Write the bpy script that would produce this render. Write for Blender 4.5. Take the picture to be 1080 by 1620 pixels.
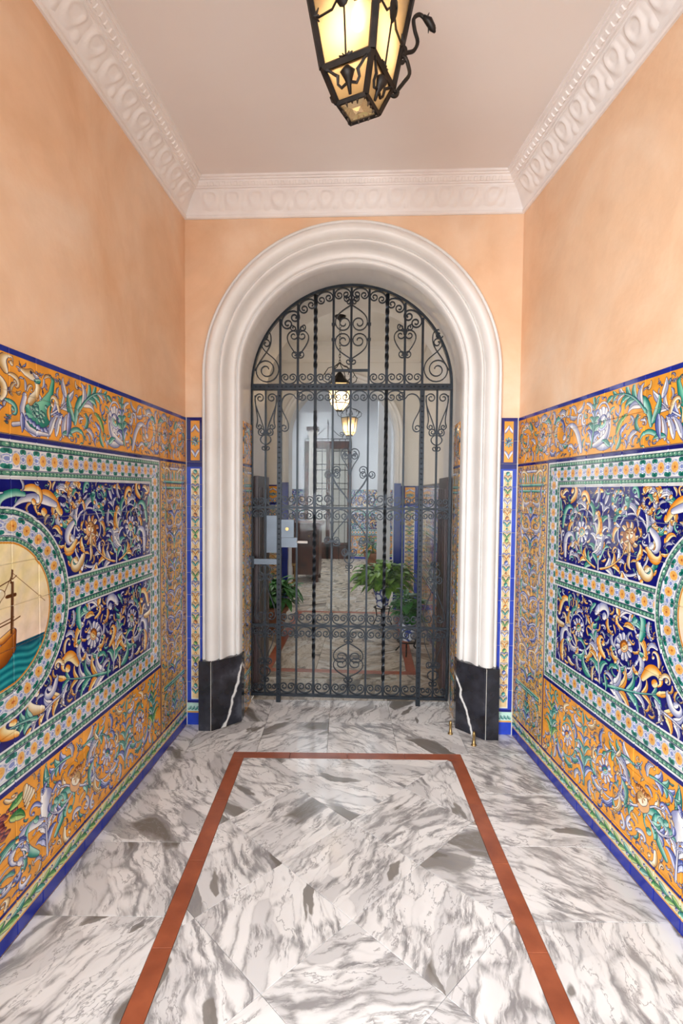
import bpy, math, random
import numpy as np
from mathutils import Vector, Matrix

for o in list(bpy.data.objects): bpy.data.objects.remove(o)
scene = bpy.context.scene
COL = scene.collection
PI = math.pi

# ---------------------------------------------------------------- camera
FOC = 831.73                       # focal length in pixels of the 1080 x 1620 frame
YAW, PITCH, ROLL = .05111, .03997, .00911
EYE = 1.46
fwd = Vector((-math.sin(YAW), math.cos(YAW), 0)); rgt = Vector((math.cos(YAW), math.sin(YAW), 0)); upv = Vector((0, 0, 1))
f2 = fwd*math.cos(PITCH) - upv*math.sin(PITCH); u2 = upv*math.cos(PITCH) + fwd*math.sin(PITCH)
r3 = rgt*math.cos(ROLL) + u2*math.sin(ROLL); u3 = u2*math.cos(ROLL) - rgt*math.sin(ROLL)
cam_data = bpy.data.cameras.new('camera'); cam = bpy.data.objects.new('camera', cam_data); COL.objects.link(cam)
cam.matrix_world = Matrix(((r3.x, u3.x, -f2.x, 0), (r3.y, u3.y, -f2.y, 0), (r3.z, u3.z, -f2.z, EYE), (0, 0, 0, 1)))
cam_data.sensor_fit = 'VERTICAL'; cam_data.sensor_height = 36; cam_data.lens = 36*FOC/1620; cam_data.clip_start = .02
scene.camera = cam

# ---------------------------------------------------------------- light
world = bpy.data.worlds.new('world'); scene.world = world; world.use_nodes = True
bg = world.node_tree.nodes['Background']; bg.inputs[0].default_value = (.86, .94, 1.0, 1); bg.inputs[1].default_value = 4.3
def area(name, loc, rot, sx, sy, power, col=(1, 1, 1)):
    d = bpy.data.lights.new(name, 'AREA'); d.shape = 'RECTANGLE'; d.size = sx; d.size_y = sy; d.energy = power; d.color = col
    o = bpy.data.objects.new(name, d); COL.objects.link(o); o.location = loc; o.rotation_euler = rot
    return o
# daylight falling in through the open street door behind the photographer
area('street_door_daylight', (-1.75, -3.4, 1.95), (PI/2, 0, -.30), 2.0, 2.6, 370, (.93, .97, 1.0))
# daylight falling down the light well of the hall behind the gate
area('light_well_daylight', (-.45, 8.9, 4.3), (0, 0, 0), 2.0, 2.2, 15, (.97, .98, 1.0))
# daylight from the side window of the hall, out of sight on its left
area('hall_window_daylight', (-1.26, 5.25, 1.75), (0, -PI/2, 0), 1.7, .95, 12, (1.0, .98, .95))
scene.view_settings.view_transform = 'Standard'; scene.view_settings.look = 'None'
scene.view_settings.exposure = 0.30; scene.view_settings.gamma = 1.0; scene.view_settings.use_curve_mapping = False
scene.cycles.max_bounces = 8; scene.cycles.diffuse_bounces = 5; scene.cycles.transparent_max_bounces = 24
scene.cycles.caustics_reflective = False; scene.cycles.caustics_refractive = False; scene.cycles.sample_clamp_indirect = 4.0

# ---------------------------------------------------------------- room numbers
D = 3.166                                   # the wall with the arch
XL, AL = -1.1183, -.0086                    # left wall at the corner, and how it opens towards the street
XR, AR = .8819, .1203                       # right wall likewise
ZC = 3.25                                   # ceiling
YF = -.30                                   # street end of the vestibule
XC, ZS = -.117, 2.155                       # arch centre and springing height
RT, CT = .1333, .1357                       # tile pitch along the wall and up the wall
def left_x(y): return XL + AL*(D - y)
def right_x(y): return XR + AR*(D - y)
# ---------------------------------------------------------------- helpers
class MB:
    def __init__(s): s.v = []; s.f = []; s.uv = {}
    def add(s, vs, fs):
        n = len(s.v); s.v.extend([tuple(map(float, p)) for p in vs]); s.f.extend([tuple(i + n for i in f) for f in fs]); return n
    def box(s, x0, x1, y0, y1, z0, z1):
        s.add([(x0, y0, z0), (x1, y0, z0), (x1, y1, z0), (x0, y1, z0), (x0, y0, z1), (x1, y0, z1), (x1, y1, z1), (x0, y1, z1)],
              [(0, 3, 2, 1), (4, 5, 6, 7), (0, 1, 5, 4), (1, 2, 6, 5), (2, 3, 7, 6), (3, 0, 4, 7)]); return s
    def prism(s, poly, z0, z1, ch=0.0):
        # convex or simple ccw polygon in plan, optional chamfer of the upper edge
        if poly_area(poly) < 0: poly = list(poly)[::-1]
        n = len(poly); c = Vector((sum(p[0] for p in poly)/n, sum(p[1] for p in poly)/n))
        vs = [(p[0], p[1], z0) for p in poly]
        if ch > 0:
            vs += [(p[0], p[1], z1 - ch) for p in poly]
            for p in poly:
                d = Vector((p[0], p[1])) - c; L = d.length or 1; q = Vector((p[0], p[1])) - d*(ch/L); vs.append((q.x, q.y, z1))
            rings = 3
        else:
            vs += [(p[0], p[1], z1) for p in poly]; rings = 2
        fs = [tuple(reversed(range(n))), tuple(range((rings-1)*n, rings*n))]
        for r in range(rings - 1):
            for i in range(n):
                j = (i+1) % n; fs.append((r*n+i, r*n+j, (r+1)*n+j, (r+1)*n+i))
        s.add(vs, fs); return s
    def tube(s, pts, rad, k=6, cap=True):
        pts = [Vector(p) for p in pts]; n = len(pts)
        if not hasattr(rad, '__len__'): rad = [rad]*n
        t0 = (pts[1]-pts[0]).normalized(); a = Vector((0, 0, 1)) if abs(t0.z) < .9 else Vector((1, 0, 0))
        nrm = t0.cross(a).normalized(); vs = []
        for i in range(n):
            t = (pts[min(i+1, n-1)] - pts[max(i-1, 0)]).normalized()
            nrm = (nrm - t*nrm.dot(t)); nrm = nrm.normalized() if nrm.length > 1e-6 else t.orthogonal().normalized(); b = t.cross(nrm)
            for j in range(k):
                an = 2*PI*j/k; vs.append(pts[i] + (nrm*math.cos(an) + b*math.sin(an))*rad[i])
        fs = [(i*k+j, i*k+(j+1) % k, (i+1)*k+(j+1) % k, (i+1)*k+j) for i in range(n-1) for j in range(k)]
        if cap: fs += [tuple(reversed(range(k))), tuple(range((n-1)*k, n*k))]
        s.add(vs, fs); return s
    def lathe(s, prof, cx=0, cy=0, k=16, a0=0.0):
        n = len(prof); vs = []
        for r, z in prof:
            for j in range(k):
                an = a0 + 2*PI*j/k; vs.append((cx + r*math.cos(an), cy + r*math.sin(an), z))
        fs = [(i*k+j, i*k+(j+1) % k, (i+1)*k+(j+1) % k, (i+1)*k+j) for i in range(n-1) for j in range(k)]
        fs += [tuple(reversed(range(k))), tuple(range((n-1)*k, n*k))]
        s.add(vs, fs); return s
    def ribbon(s, pts, th, dep, y=0.0):
        # flat iron bent in the xz plane
        n = len(pts); vs = []
        for i in range(n):
            a = pts[max(i-1, 0)]; b = pts[min(i+1, n-1)]; dx, dz = b[0]-a[0], b[1]-a[1]; L = math.hypot(dx, dz) or 1; nx, nz = -dz/L*th/2, dx/L*th/2
            x, z = pts[i]
            vs += [(x+nx, y-dep/2, z+nz), (x-nx, y-dep/2, z-nz), (x-nx, y+dep/2, z-nz), (x+nx, y+dep/2, z+nz)]
        fs = [(i*4+j, i*4+(j+1) % 4, (i+1)*4+(j+1) % 4, (i+1)*4+j) for i in range(n-1) for j in range(4)] + [(3, 2, 1, 0), ((n-1)*4, (n-1)*4+1, (n-1)*4+2, (n-1)*4+3)]
        s.add(vs, fs); return s
    def ball(s, c, r, k=8, sz=1.0):
        prof = [(max(r*math.sin(PI*i/6), r*.02), c[2] + -r*sz*math.cos(PI*i/6)) for i in range(7)]
        return s.lathe(prof, c[0], c[1], k)
    def mesh(s, name, smooth=False):
        m = bpy.data.meshes.new(name); m.from_pydata(s.v, [], s.f); m.update()
        if smooth: m.polygons.foreach_set('use_smooth', [True]*len(m.polygons))
        return m
    def build(s, name, mat, parent=None, smooth=False):
        return obj(name, s.mesh(name, smooth), mat, parent)
def obj(name, mesh, mat=None, parent=None):
    o = bpy.data.objects.new(name, mesh); COL.objects.link(o)
    if mat is not None and not mesh.materials: mesh.materials.append(mat)
    if parent is not None: o.parent = parent
    return o
def tag(o, label=None, cat=None, group=None, kind=None):
    if label: o['label'] = label
    if cat: o['category'] = cat
    if group: o['group'] = group
    if kind: o['kind'] = kind
    return o
def thing(name, label, cat, loc=(0, 0, 0), rz=0.0, group=None, kind=None):
    o = bpy.data.objects.new(name, None); COL.objects.link(o); o.location = loc; o.rotation_euler = (0, 0, rz); o.empty_display_size = .05
    return tag(o, label, cat, group, kind)
def clip_poly(poly, a, b, c):
    # keep the side where a x + b y <= c
    out = []
    for i in range(len(poly)):
        p, q = poly[i], poly[(i+1) % len(poly)]; dp = a*p[0]+b*p[1]-c; dq = a*q[0]+b*q[1]-c
        if dp <= 0: out.append(p)
        if (dp < 0 < dq) or (dq < 0 < dp):
            t = dp/(dp-dq); out.append((p[0]+(q[0]-p[0])*t, p[1]+(q[1]-p[1])*t))
    return out
def poly_area(p): return .5*sum(p[i][0]*p[(i+1) % len(p)][1] - p[(i+1) % len(p)][0]*p[i][1] for i in range(len(p)))
def shrink(poly, d):
    out = poly
    n = len(poly)
    for i in range(n):
        p, q = poly[i], poly[(i+1) % n]; dx, dy = q[0]-p[0], q[1]-p[1]; L = math.hypot(dx, dy)
        if L < 1e-6: continue
        a, b = dy/L, -dx/L
        out = clip_poly(out, a, b, a*p[0]+b*p[1]-d)
        if len(out) < 3: return []
    return out

# ---------------------------------------------------------------- materials
def new_mat(name):
    m = bpy.data.materials.new(name); m.use_nodes = True; nt = m.node_tree
    return m, nt, nt.nodes['Principled BSDF']
def N(nt, typ, **kw):
    n = nt.nodes.new(typ)
    for k, v in kw.items():
        if k.startswith('i_'): n.inputs[int(k[2:]) if k[2:].isdigit() else k[2:]].default_value = v
        else: setattr(n, k, v)
    return n
def ramp(nt, fac, stops, interp='LINEAR'):
    r = nt.nodes.new('ShaderNodeValToRGB'); cr = r.color_ramp; cr.interpolation = interp
    while len(cr.elements) < len(stops): cr.elements.new(.5)
    for e, (p, c) in zip(cr.elements, stops): e.position = p; e.color = (*c, 1) if len(c) == 3 else c
    nt.links.new(fac, r.inputs[0]); return r
def mixc(nt, fac, a, b, mode='MIX'):
    m = nt.nodes.new('ShaderNodeMix'); m.data_type = 'RGBA'; m.blend_type = mode
    for sock, val in ((m.inputs[0], fac), (m.inputs[6], a), (m.inputs[7], b)):
        if hasattr(val, 'is_linked') or hasattr(val, 'links'): nt.links.new(val, sock)
        else: sock.default_value = val if not isinstance(val, tuple) else (*val[:3], 1)
    return m.outputs[2]
def lin(h):
    c = [int(h[i:i+2], 16)/255 for i in (0, 2, 4)]
    return tuple(x/12.92 if x <= .04045 else ((x+.055)/1.055)**2.4 for x in c)
def mottled(name, c1, c2, scale=3.0, rough=.8, metal=0.0, bump=0.0, bscale=40.0, detail=5.0, spec=.5):
    m, nt, b = new_mat(name)
    tc = N(nt, 'ShaderNodeTexCoord'); n = N(nt, 'ShaderNodeTexNoise'); n.inputs['Scale'].default_value = scale; n.inputs['Detail'].default_value = detail
    nt.links.new(tc.outputs['Object'], n.inputs['Vector'])
    r = ramp(nt, n.outputs['Fac'], [(.32, c1), (.68, c2)]); nt.links.new(r.outputs[0], b.inputs['Base Color'])
    b.inputs['Roughness'].default_value = rough; b.inputs['Metallic'].default_value = metal; b.inputs['Specular IOR Level'].default_value = spec
    if bump:
        n2 = N(nt, 'ShaderNodeTexNoise'); n2.inputs['Scale'].default_value = bscale; n2.inputs['Detail'].default_value = 4; nt.links.new(tc.outputs['Object'], n2.inputs['Vector'])
        bp = N(nt, 'ShaderNodeBump'); bp.inputs['Strength'].default_value = bump; bp.inputs['Distance'].default_value = .01; nt.links.new(n2.outputs['Fac'], bp.inputs['Height']); nt.links.new(bp.outputs[0], b.inputs['Normal'])
    return m
def plaster():
    m, nt, b = new_mat('orange_stucco')
    tc = N(nt, 'ShaderNodeTexCoord'); o = tc.outputs['Object']
    n1 = N(nt, 'ShaderNodeTexNoise'); n1.inputs['Scale'].default_value = 1.6; n1.inputs['Detail'].default_value = 7; n1.inputs['Roughness'].default_value = .62; n1.inputs['Distortion'].default_value = .6
    n2 = N(nt, 'ShaderNodeTexNoise'); n2.inputs['Scale'].default_value = 7; n2.inputs['Detail'].default_value = 6
    nt.links.new(o, n1.inputs['Vector']); nt.links.new(o, n2.inputs['Vector'])
    r = ramp(nt, n1.outputs['Fac'], [(.3, lin('dfb28c')), (.5, lin('e7c19f')), (.7, lin('eccfb4'))])
    r2 = ramp(nt, n2.outputs['Fac'], [(.38, (.94, .94, .94)), (.62, (1.03, 1.03, 1.03))])
    nt.links.new(mixc(nt, .55, r.outputs[0], r2.outputs[0], 'MULTIPLY'), b.inputs['Base Color'])
    b.inputs['Roughness'].default_value = .62; b.inputs['Specular IOR Level'].default_value = .3
    n3 = N(nt, 'ShaderNodeTexNoise'); n3.inputs['Scale'].default_value = 14; n3.inputs['Detail'].default_value = 5; nt.links.new(o, n3.inputs['Vector'])
    bp = N(nt, 'ShaderNodeBump'); bp.inputs['Strength'].default_value = .12; bp.inputs['Distance'].default_value = .02; nt.links.new(n3.outputs['Fac'], bp.inputs['Height']); nt.links.new(bp.outputs[0], b.inputs['Normal'])
    return m
def marble(name, white='f6f4f3', tint='e2e0e0', vein='918e8f', patch='7f7973', rough=.16, patch_at=.67):
    m, nt, b = new_mat(name); L = nt.links.new
    tc = N(nt, 'ShaderNodeTexCoord'); oi = N(nt, 'ShaderNodeObjectInfo')
    ang = N(nt, 'ShaderNodeMath', operation='MULTIPLY'); L(oi.outputs['Random'], ang.inputs[0]); ang.inputs[1].default_value = 39.7
    off = N(nt, 'ShaderNodeMath', operation='MULTIPLY'); L(oi.outputs['Random'], off.inputs[0]); off.inputs[1].default_value = 873.0
    rot = N(nt, 'ShaderNodeVectorRotate', rotation_type='Z_AXIS'); L(tc.outputs['Object'], rot.inputs['Vector']); L(ang.outputs[0], rot.inputs['Angle'])
    cmb = N(nt, 'ShaderNodeCombineXYZ'); L(off.outputs[0], cmb.inputs[0]); L(off.outputs[0], cmb.inputs[1]); L(off.outputs[0], cmb.inputs[2])
    add = N(nt, 'ShaderNodeVectorMath', operation='ADD'); L(rot.outputs[0], add.inputs[0]); L(cmb.outputs[0], add.inputs[1])
    w = N(nt, 'ShaderNodeTexNoise'); w.inputs['Scale'].default_value = 4.5; w.inputs['Detail'].default_value = 6; L(add.outputs[0], w.inputs['Vector'])
    sub = N(nt, 'ShaderNodeVectorMath', operation='SUBTRACT'); L(w.outputs['Color'], sub.inputs[0]); sub.inputs[1].default_value = (.5, .5, .5)
    sc = N(nt, 'ShaderNodeVectorMath', operation='SCALE'); L(sub.outputs[0], sc.inputs[0]); sc.inputs['Scale'].default_value = .11
    ad2 = N(nt, 'ShaderNodeVectorMath', operation='ADD'); L(add.outputs[0], ad2.inputs[0]); L(sc.outputs[0], ad2.inputs[1])
    st = N(nt, 'ShaderNodeVectorMath', operation='MULTIPLY'); L(ad2.outputs[0], st.inputs[0]); st.inputs[1].default_value = (1.7, 4.8, 1.7)
    def noise(scale, det, ro=.55, vec=st):
        n = N(nt, 'ShaderNodeTexNoise'); n.inputs['Scale'].default_value = scale; n.inputs['Detail'].default_value = det; n.inputs['Roughness'].default_value = ro; L(vec.outputs[0], n.inputs['Vector']); return n.outputs['Fac']
    W, T, V, P = lin(white), lin(tint), lin(vein), lin(patch)
    def math_(op, x, y):
        n = N(nt, 'ShaderNodeMath', operation=op)
        for s_, v_ in ((n.inputs[0], x), (n.inputs[1], y)):
            if hasattr(v_, 'links'): L(v_, s_)
            else: s_.default_value = v_
        return n.outputs[0]
    def vor(scale, feat, out):
        n = N(nt, 'ShaderNodeTexVoronoi', feature=feat); n.inputs['Scale'].default_value = scale; L(st.outputs[0], n.inputs['Vector']); return n.outputs[out]
    # long white lenses parted by feathered grey seams
    wob = math_('MULTIPLY', math_('SUBTRACT', noise(1.0, 3), .53), .62)
    stk = N(nt, 'ShaderNodeVectorMath', operation='MULTIPLY'); L(ad2.outputs[0], stk.inputs[0]); stk.inputs[1].default_value = (4.0, 19.0, 4.0)
    streak = ramp(nt, noise(1.3, 9, .7, stk), [(.40, (.12, .12, .12)), (.47, (.6, .6, .6)), (.55, (1, 1, 1))])
    streak2 = ramp(nt, noise(2.6, 9, .7, stk), [(.45, (.05, .05, .05)), (.52, (.7, .7, .7)), (.6, (1, 1, 1))])
    seam = ramp(nt, math_('SUBTRACT', vor(2.2, 'DISTANCE_TO_EDGE', 'Distance'), wob), [(.0, (.85, .85, .85)), (.025, (.6, .6, .6)), (.06, (.2, .2, .2)), (.12, (0, 0, 0))])
    cell = N(nt, 'ShaderNodeSeparateColor'); L(vor(2.2, 'F1', 'Color'), cell.inputs[0])
    tone = ramp(nt, cell.outputs[0], [(.0, W), (.60, W), (.70, T), (.93, T), (.96, P)], 'LINEAR')
    c = mixc(nt, math_('MULTIPLY', math_('SUBTRACT', 1.0, seam.outputs[0]), 1.0), W, tone.outputs[0])
    c = mixc(nt, math_('MULTIPLY', seam.outputs[0], streak.outputs[0]), c, V)
    soft = ramp(nt, noise(.9, 4), [(.5, (0, 0, 0)), (.7, (.6, .6, .6))]); c = mixc(nt, soft.outputs[0], c, T, 'MULTIPLY')
    wob2 = math_('MULTIPLY', math_('SUBTRACT', noise(2.1, 3), .47), .9)
    seam2 = ramp(nt, math_('ADD', vor(3.4, 'DISTANCE_TO_EDGE', 'Distance'), wob2), [(.0, (1, 1, 1)), (.07, (.6, .6, .6)), (.16, (0, 0, 0))])
    c = mixc(nt, math_('MULTIPLY', seam2.outputs[0], streak2.outputs[0]), c, V)
    hair = ramp(nt, noise(1.7, 6, .6), [(.488, (0, 0, 0)), (.5, (.8, .8, .8)), (.507, (0, 0, 0))]); c = mixc(nt, hair.outputs[0], c, V)
    p1 = ramp(nt, noise(1.7, 3, .5), [(patch_at, (0, 0, 0)), (patch_at+.022, (.9, .9, .9))])
    c = mixc(nt, p1.outputs[0], c, P)
    L(c, b.inputs['Base Color']); b.inputs['Roughness'].default_value = rough
    return m
def image_mat(name, arr, rough=.10):
    h, w = arr.shape[:2]
    im = bpy.data.images.new(name, w, h, alpha=False); px = np.ones((h, w, 4), np.float32); px[..., :3] = arr[::-1]
    im.pixels.foreach_set(px.ravel()); im.update(); im.pack()
    m, nt, b = new_mat(name); L = nt.links.new
    uv = N(nt, 'ShaderNodeUVMap'); t = N(nt, 'ShaderNodeTexImage', image=im, extension='EXTEND', interpolation='Linear'); L(uv.outputs[0], t.inputs[0])
    tc = N(nt, 'ShaderNodeTexCoord'); n = N(nt, 'ShaderNodeTexNoise'); n.inputs['Scale'].default_value = 22; n.inputs['Detail'].default_value = 5; L(tc.outputs['Object'], n.inputs['Vector'])
    oi = N(nt, 'ShaderNodeObjectInfo'); r = ramp(nt, n.outputs['Fac'], [(.3, (.84, .84, .84)), (.7, (1.06, 1.06, 1.06))]); r2 = ramp(nt, oi.outputs['Random'], [(0, (.93, .93, .95)), (1, (1.03, 1.03, 1.02))])
    c = mixc(nt, 1.0, t.outputs['Color'], r.outputs[0], 'MULTIPLY'); c = mixc(nt, 1.0, c, r2.outputs[0], 'MULTIPLY'); L(c, b.inputs['Base Color'])
    b.inputs['Roughness'].default_value = rough; b.inputs['Specular IOR Level'].default_value = .5
    n2 = N(nt, 'ShaderNodeTexNoise'); n2.inputs['Scale'].default_value = 16; L(tc.outputs['Object'], n2.inputs['Vector'])
    bp = N(nt, 'ShaderNodeBump'); bp.inputs['Strength'].default_value = .05; bp.inputs['Distance'].default_value = .01; L(n2.outputs['Fac'], bp.inputs['Height']); L(bp.outputs[0], b.inputs['Normal'])
    return m
def glass_mat(name, col, rough, trans, transl, gloss):
    m = bpy.data.materials.new(name); m.use_nodes = True; nt = m.node_tree; nt.nodes.clear(); L = nt.links.new
    out = N(nt, 'ShaderNodeOutputMaterial'); a = N(nt, 'ShaderNodeBsdfTransparent'); a.inputs[0].default_value = (*trans, 1)
    g = N(nt, 'ShaderNodeBsdfGlossy'); g.inputs['Roughness'].default_value = rough
    last = a.outputs[0]
    if transl > 0:
        t = N(nt, 'ShaderNodeBsdfTranslucent'); t.inputs[0].default_value = (*col, 1); mx = N(nt, 'ShaderNodeMixShader'); mx.inputs[0].default_value = transl; L(last, mx.inputs[1]); L(t.outputs[0], mx.inputs[2]); last = mx.outputs[0]
    fr = N(nt, 'ShaderNodeFresnel'); fr.inputs[0].default_value = 1.5; mul = N(nt, 'ShaderNodeMath', operation='MULTIPLY'); L(fr.outputs[0], mul.inputs[0]); mul.inputs[1].default_value = gloss
    mx = N(nt, 'ShaderNodeMixShader'); L(mul.outputs[0], mx.inputs[0]); L(last, mx.inputs[1]); L(g.outputs[0], mx.inputs[2]); L(mx.outputs[0], out.inputs[0])
    return m
def glow_mat(name, col, strength):
    m, nt, b = new_mat(name); b.inputs['Base Color'].default_value = (*col, 1); b.inputs['Emission Color'].default_value = (*col, 1); b.inputs['Emission Strength'].default_value = strength
    return m
M = {}
M['stucco'] = plaster()
M['white'] = mottled('white_gloss_paint', lin('dbd5d0'), lin('e4dfda'), 5, .38, bump=.03, bscale=30)
M['ceiling'] = mottled('white_ceiling_paint', lin('e4dcd8'), lin('e9e2de'), 1.5, .85)
M['cornice'] = mottled('white_cast_plaster', lin('e6dfdc'), lin('f0eae7'), 6, .6)
M['hallwall'] = mottled('cream_hall_paint', lin('dcd4ca'), lin('e4ddd4'), 2, .6)
M['patiowall'] = mottled('cool_white_patio_paint', lin('d0d0d2'), lin('dcdcde'), 2, .7)
M['grout'] = mottled('pale_grout', lin('cfc8bc'), lin('ddd8ce'), 30, .9)
M['marble'] = marble('white_grey_veined_marble')
M['marble_hall'] = marble('beige_hall_marble', 'c9b9a6', 'cfc4b6', '87796b', '6f6356', .25, .66)
M['red'] = mottled('red_stone', lin('8f4a30'), lin('b0603f'), 9, .3, detail=9)
M['black'] = None
M['iron'] = mottled('dark_blue_grey_iron_paint', lin('12161c'), lin('1e242c'), 20, .36, .5, bump=.1, bscale=120)
M['iron_black'] = mottled('black_wrought_iron', lin('1a1614'), lin('2d2622'), 25, .5, .6)
M['bronze'] = mottled('dark_bronze', lin('2e2520'), lin('4a3d33'), 25, .5, .7)
M['lockbox'] = mottled('grey_enamel', lin('5f6975'), lin('6c7682'), 8, .35, .2)
M['brass'] = mottled('worn_brass', lin('8f7448'), lin('b89a68'), 20, .35, .9)
M['wood'] = mottled('dark_red_brown_wood', lin('3a1c12'), lin('5c2f1e'), 6, .35)
M['darkwood'] = mottled('dark_wood_leaf', lin('2e1f22'), lin('44302f'), 6, .4)
M['terracotta'] = mottled('terracotta', lin('8a5a40'), lin('a9765a'), 10, .8)
M['soil'] = mottled('potting_soil', lin('241a14'), lin('3a2c22'), 30, .95)
M['leafgreen'] = mottled('green_leaf', lin('3f6a1e'), lin('7da23c'), 14, .45)
M['leafdark'] = mottled('dark_green_leaf', lin('1f4a1c'), lin('3f7a34'), 14, .45)
M['petal'] = mottled('yellow_petal', lin('c8902a'), lin('e8c04a'), 14, .5)
M['ceramic'] = None
M['amber_glass'] = glass_mat('amber_hammered_glass', lin('f5e0c0'), .12, lin('f4e0c0'), .62, .8)
M['lamp_glass'] = glass_mat('warm_lamp_glass', lin('f8e6c8'), .1, lin('faecd4'), .5, .8)
M['clear_glass'] = glass_mat('clear_glass', (1, 1, 1), .03, (.96, .97, .97), 0, .10)
M['bulb'] = glow_mat('glowing_bulb', (1.0, .84, .60), 14)
def black_marble():
    m, nt, b = new_mat('black_marble'); L = nt.links.new
    tc = N(nt, 'ShaderNodeTexCoord'); oi = N(nt, 'ShaderNodeObjectInfo')
    off = N(nt, 'ShaderNodeMath', operation='MULTIPLY'); L(oi.outputs['Random'], off.inputs[0]); off.inputs[1].default_value = 37.0
    add = N(nt, 'ShaderNodeVectorMath', operation='ADD'); L(tc.outputs['Object'], add.inputs[0]); L(off.outputs[0], add.inputs[1])
    sx = N(nt, 'ShaderNodeSeparateXYZ'); L(tc.outputs['Object'], sx.inputs[0]); nz = N(nt, 'ShaderNodeTexNoise'); nz.inputs['Scale'].default_value = 5; nz.inputs['Detail'].default_value = 4; L(add.outputs[0], nz.inputs['Vector'])
    def mth(op, a, b_=0.0):
        n = N(nt, 'ShaderNodeMath', operation=op)
        for s_, v_ in ((n.inputs[0], a), (n.inputs[1], b_)):
            if hasattr(v_, 'links'): L(v_, s_)
            else: s_.default_value = v_
        return n.outputs[0]
    dist = mth('SUBTRACT', mth('ABSOLUTE', mth('ADD', sx.outputs[0], .117)), mth('MULTIPLY', sx.outputs[2], -.30))
    dist = mth('ADD', dist, mth('MULTIPLY', mth('SUBTRACT', nz.outputs['Fac'], .5), .10))
    dist = mth('ADD', dist, mth('MULTIPLY', mth('SUBTRACT', oi.outputs['Random'], .5), .10))
    vein = mth('ABSOLUTE', mth('SUBTRACT', dist, .78))
    n2 = N(nt, 'ShaderNodeTexNoise'); n2.inputs['Scale'].default_value = 9; n2.inputs['Detail'].default_value = 7; L(add.outputs[0], n2.inputs['Vector'])
    base = ramp(nt, n2.outputs['Fac'], [(.4, lin('16161c')), (.62, lin('2b2c35')), (.75, lin('4a4c55'))])
    v = ramp(nt, vein, [(.0, (1, 1, 1)), (.004, (1, 1, 1)), (.008, (0, 0, 0))])
    L(mixc(nt, v.outputs[0], base.outputs[0], lin('d9d7d4')), b.inputs['Base Color']); b.inputs['Roughness'].default_value = .16
    return m
M['black'] = black_marble()
def ceramic():
    m, nt, b = new_mat('blue_white_ceramic'); L = nt.links.new
    tc = N(nt, 'ShaderNodeTexCoord'); v = N(nt, 'ShaderNodeTexVoronoi', feature='DISTANCE_TO_EDGE'); v.inputs['Scale'].default_value = 14; L(tc.outputs['Object'], v.inputs['Vector'])
    r = ramp(nt, v.outputs[0], [(.08, lin('3c4c8c')), (.16, lin('d8dae2'))]); L(r.outputs[0], b.inputs['Base Color']); b.inputs['Roughness'].default_value = .2
    return m
M['ceramic'] = ceramic()
# ---------------------------------------------------------------- tile painter (numpy, drawn at run time)
PXM = 760
def hexc(h):
    return np.array([int(h[i:i+2], 16)/255 for i in (0, 2, 4)], np.float32)
NAVY=hexc('12146a'); NAVYL=hexc('1d33ae'); ORANGE=hexc('e89c34'); TEAL=hexc('147466'); MINT=hexc('a8d3c2'); WHITE=hexc('eeeae6')
LAV=hexc('8a90b8'); BLUE=hexc('34448f'); CREAM=hexc('f1dfa8'); AMBER=hexc('d9811c'); RUST=hexc('8a4a18'); GREEN=hexc('2f7a4a'); INK=hexc('1b1a48')
PAL = dict(w=(LAV, WHITE), b=(BLUE, hexc('c9cdec')), t=(TEAL, MINT), o=(AMBER, CREAM), c=(hexc('b88a4a'), hexc('f6ecd0')), g=(hexc('1f6f3c'), hexc('b7cf7e')), r=(RUST, hexc('e8b078')))

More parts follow.
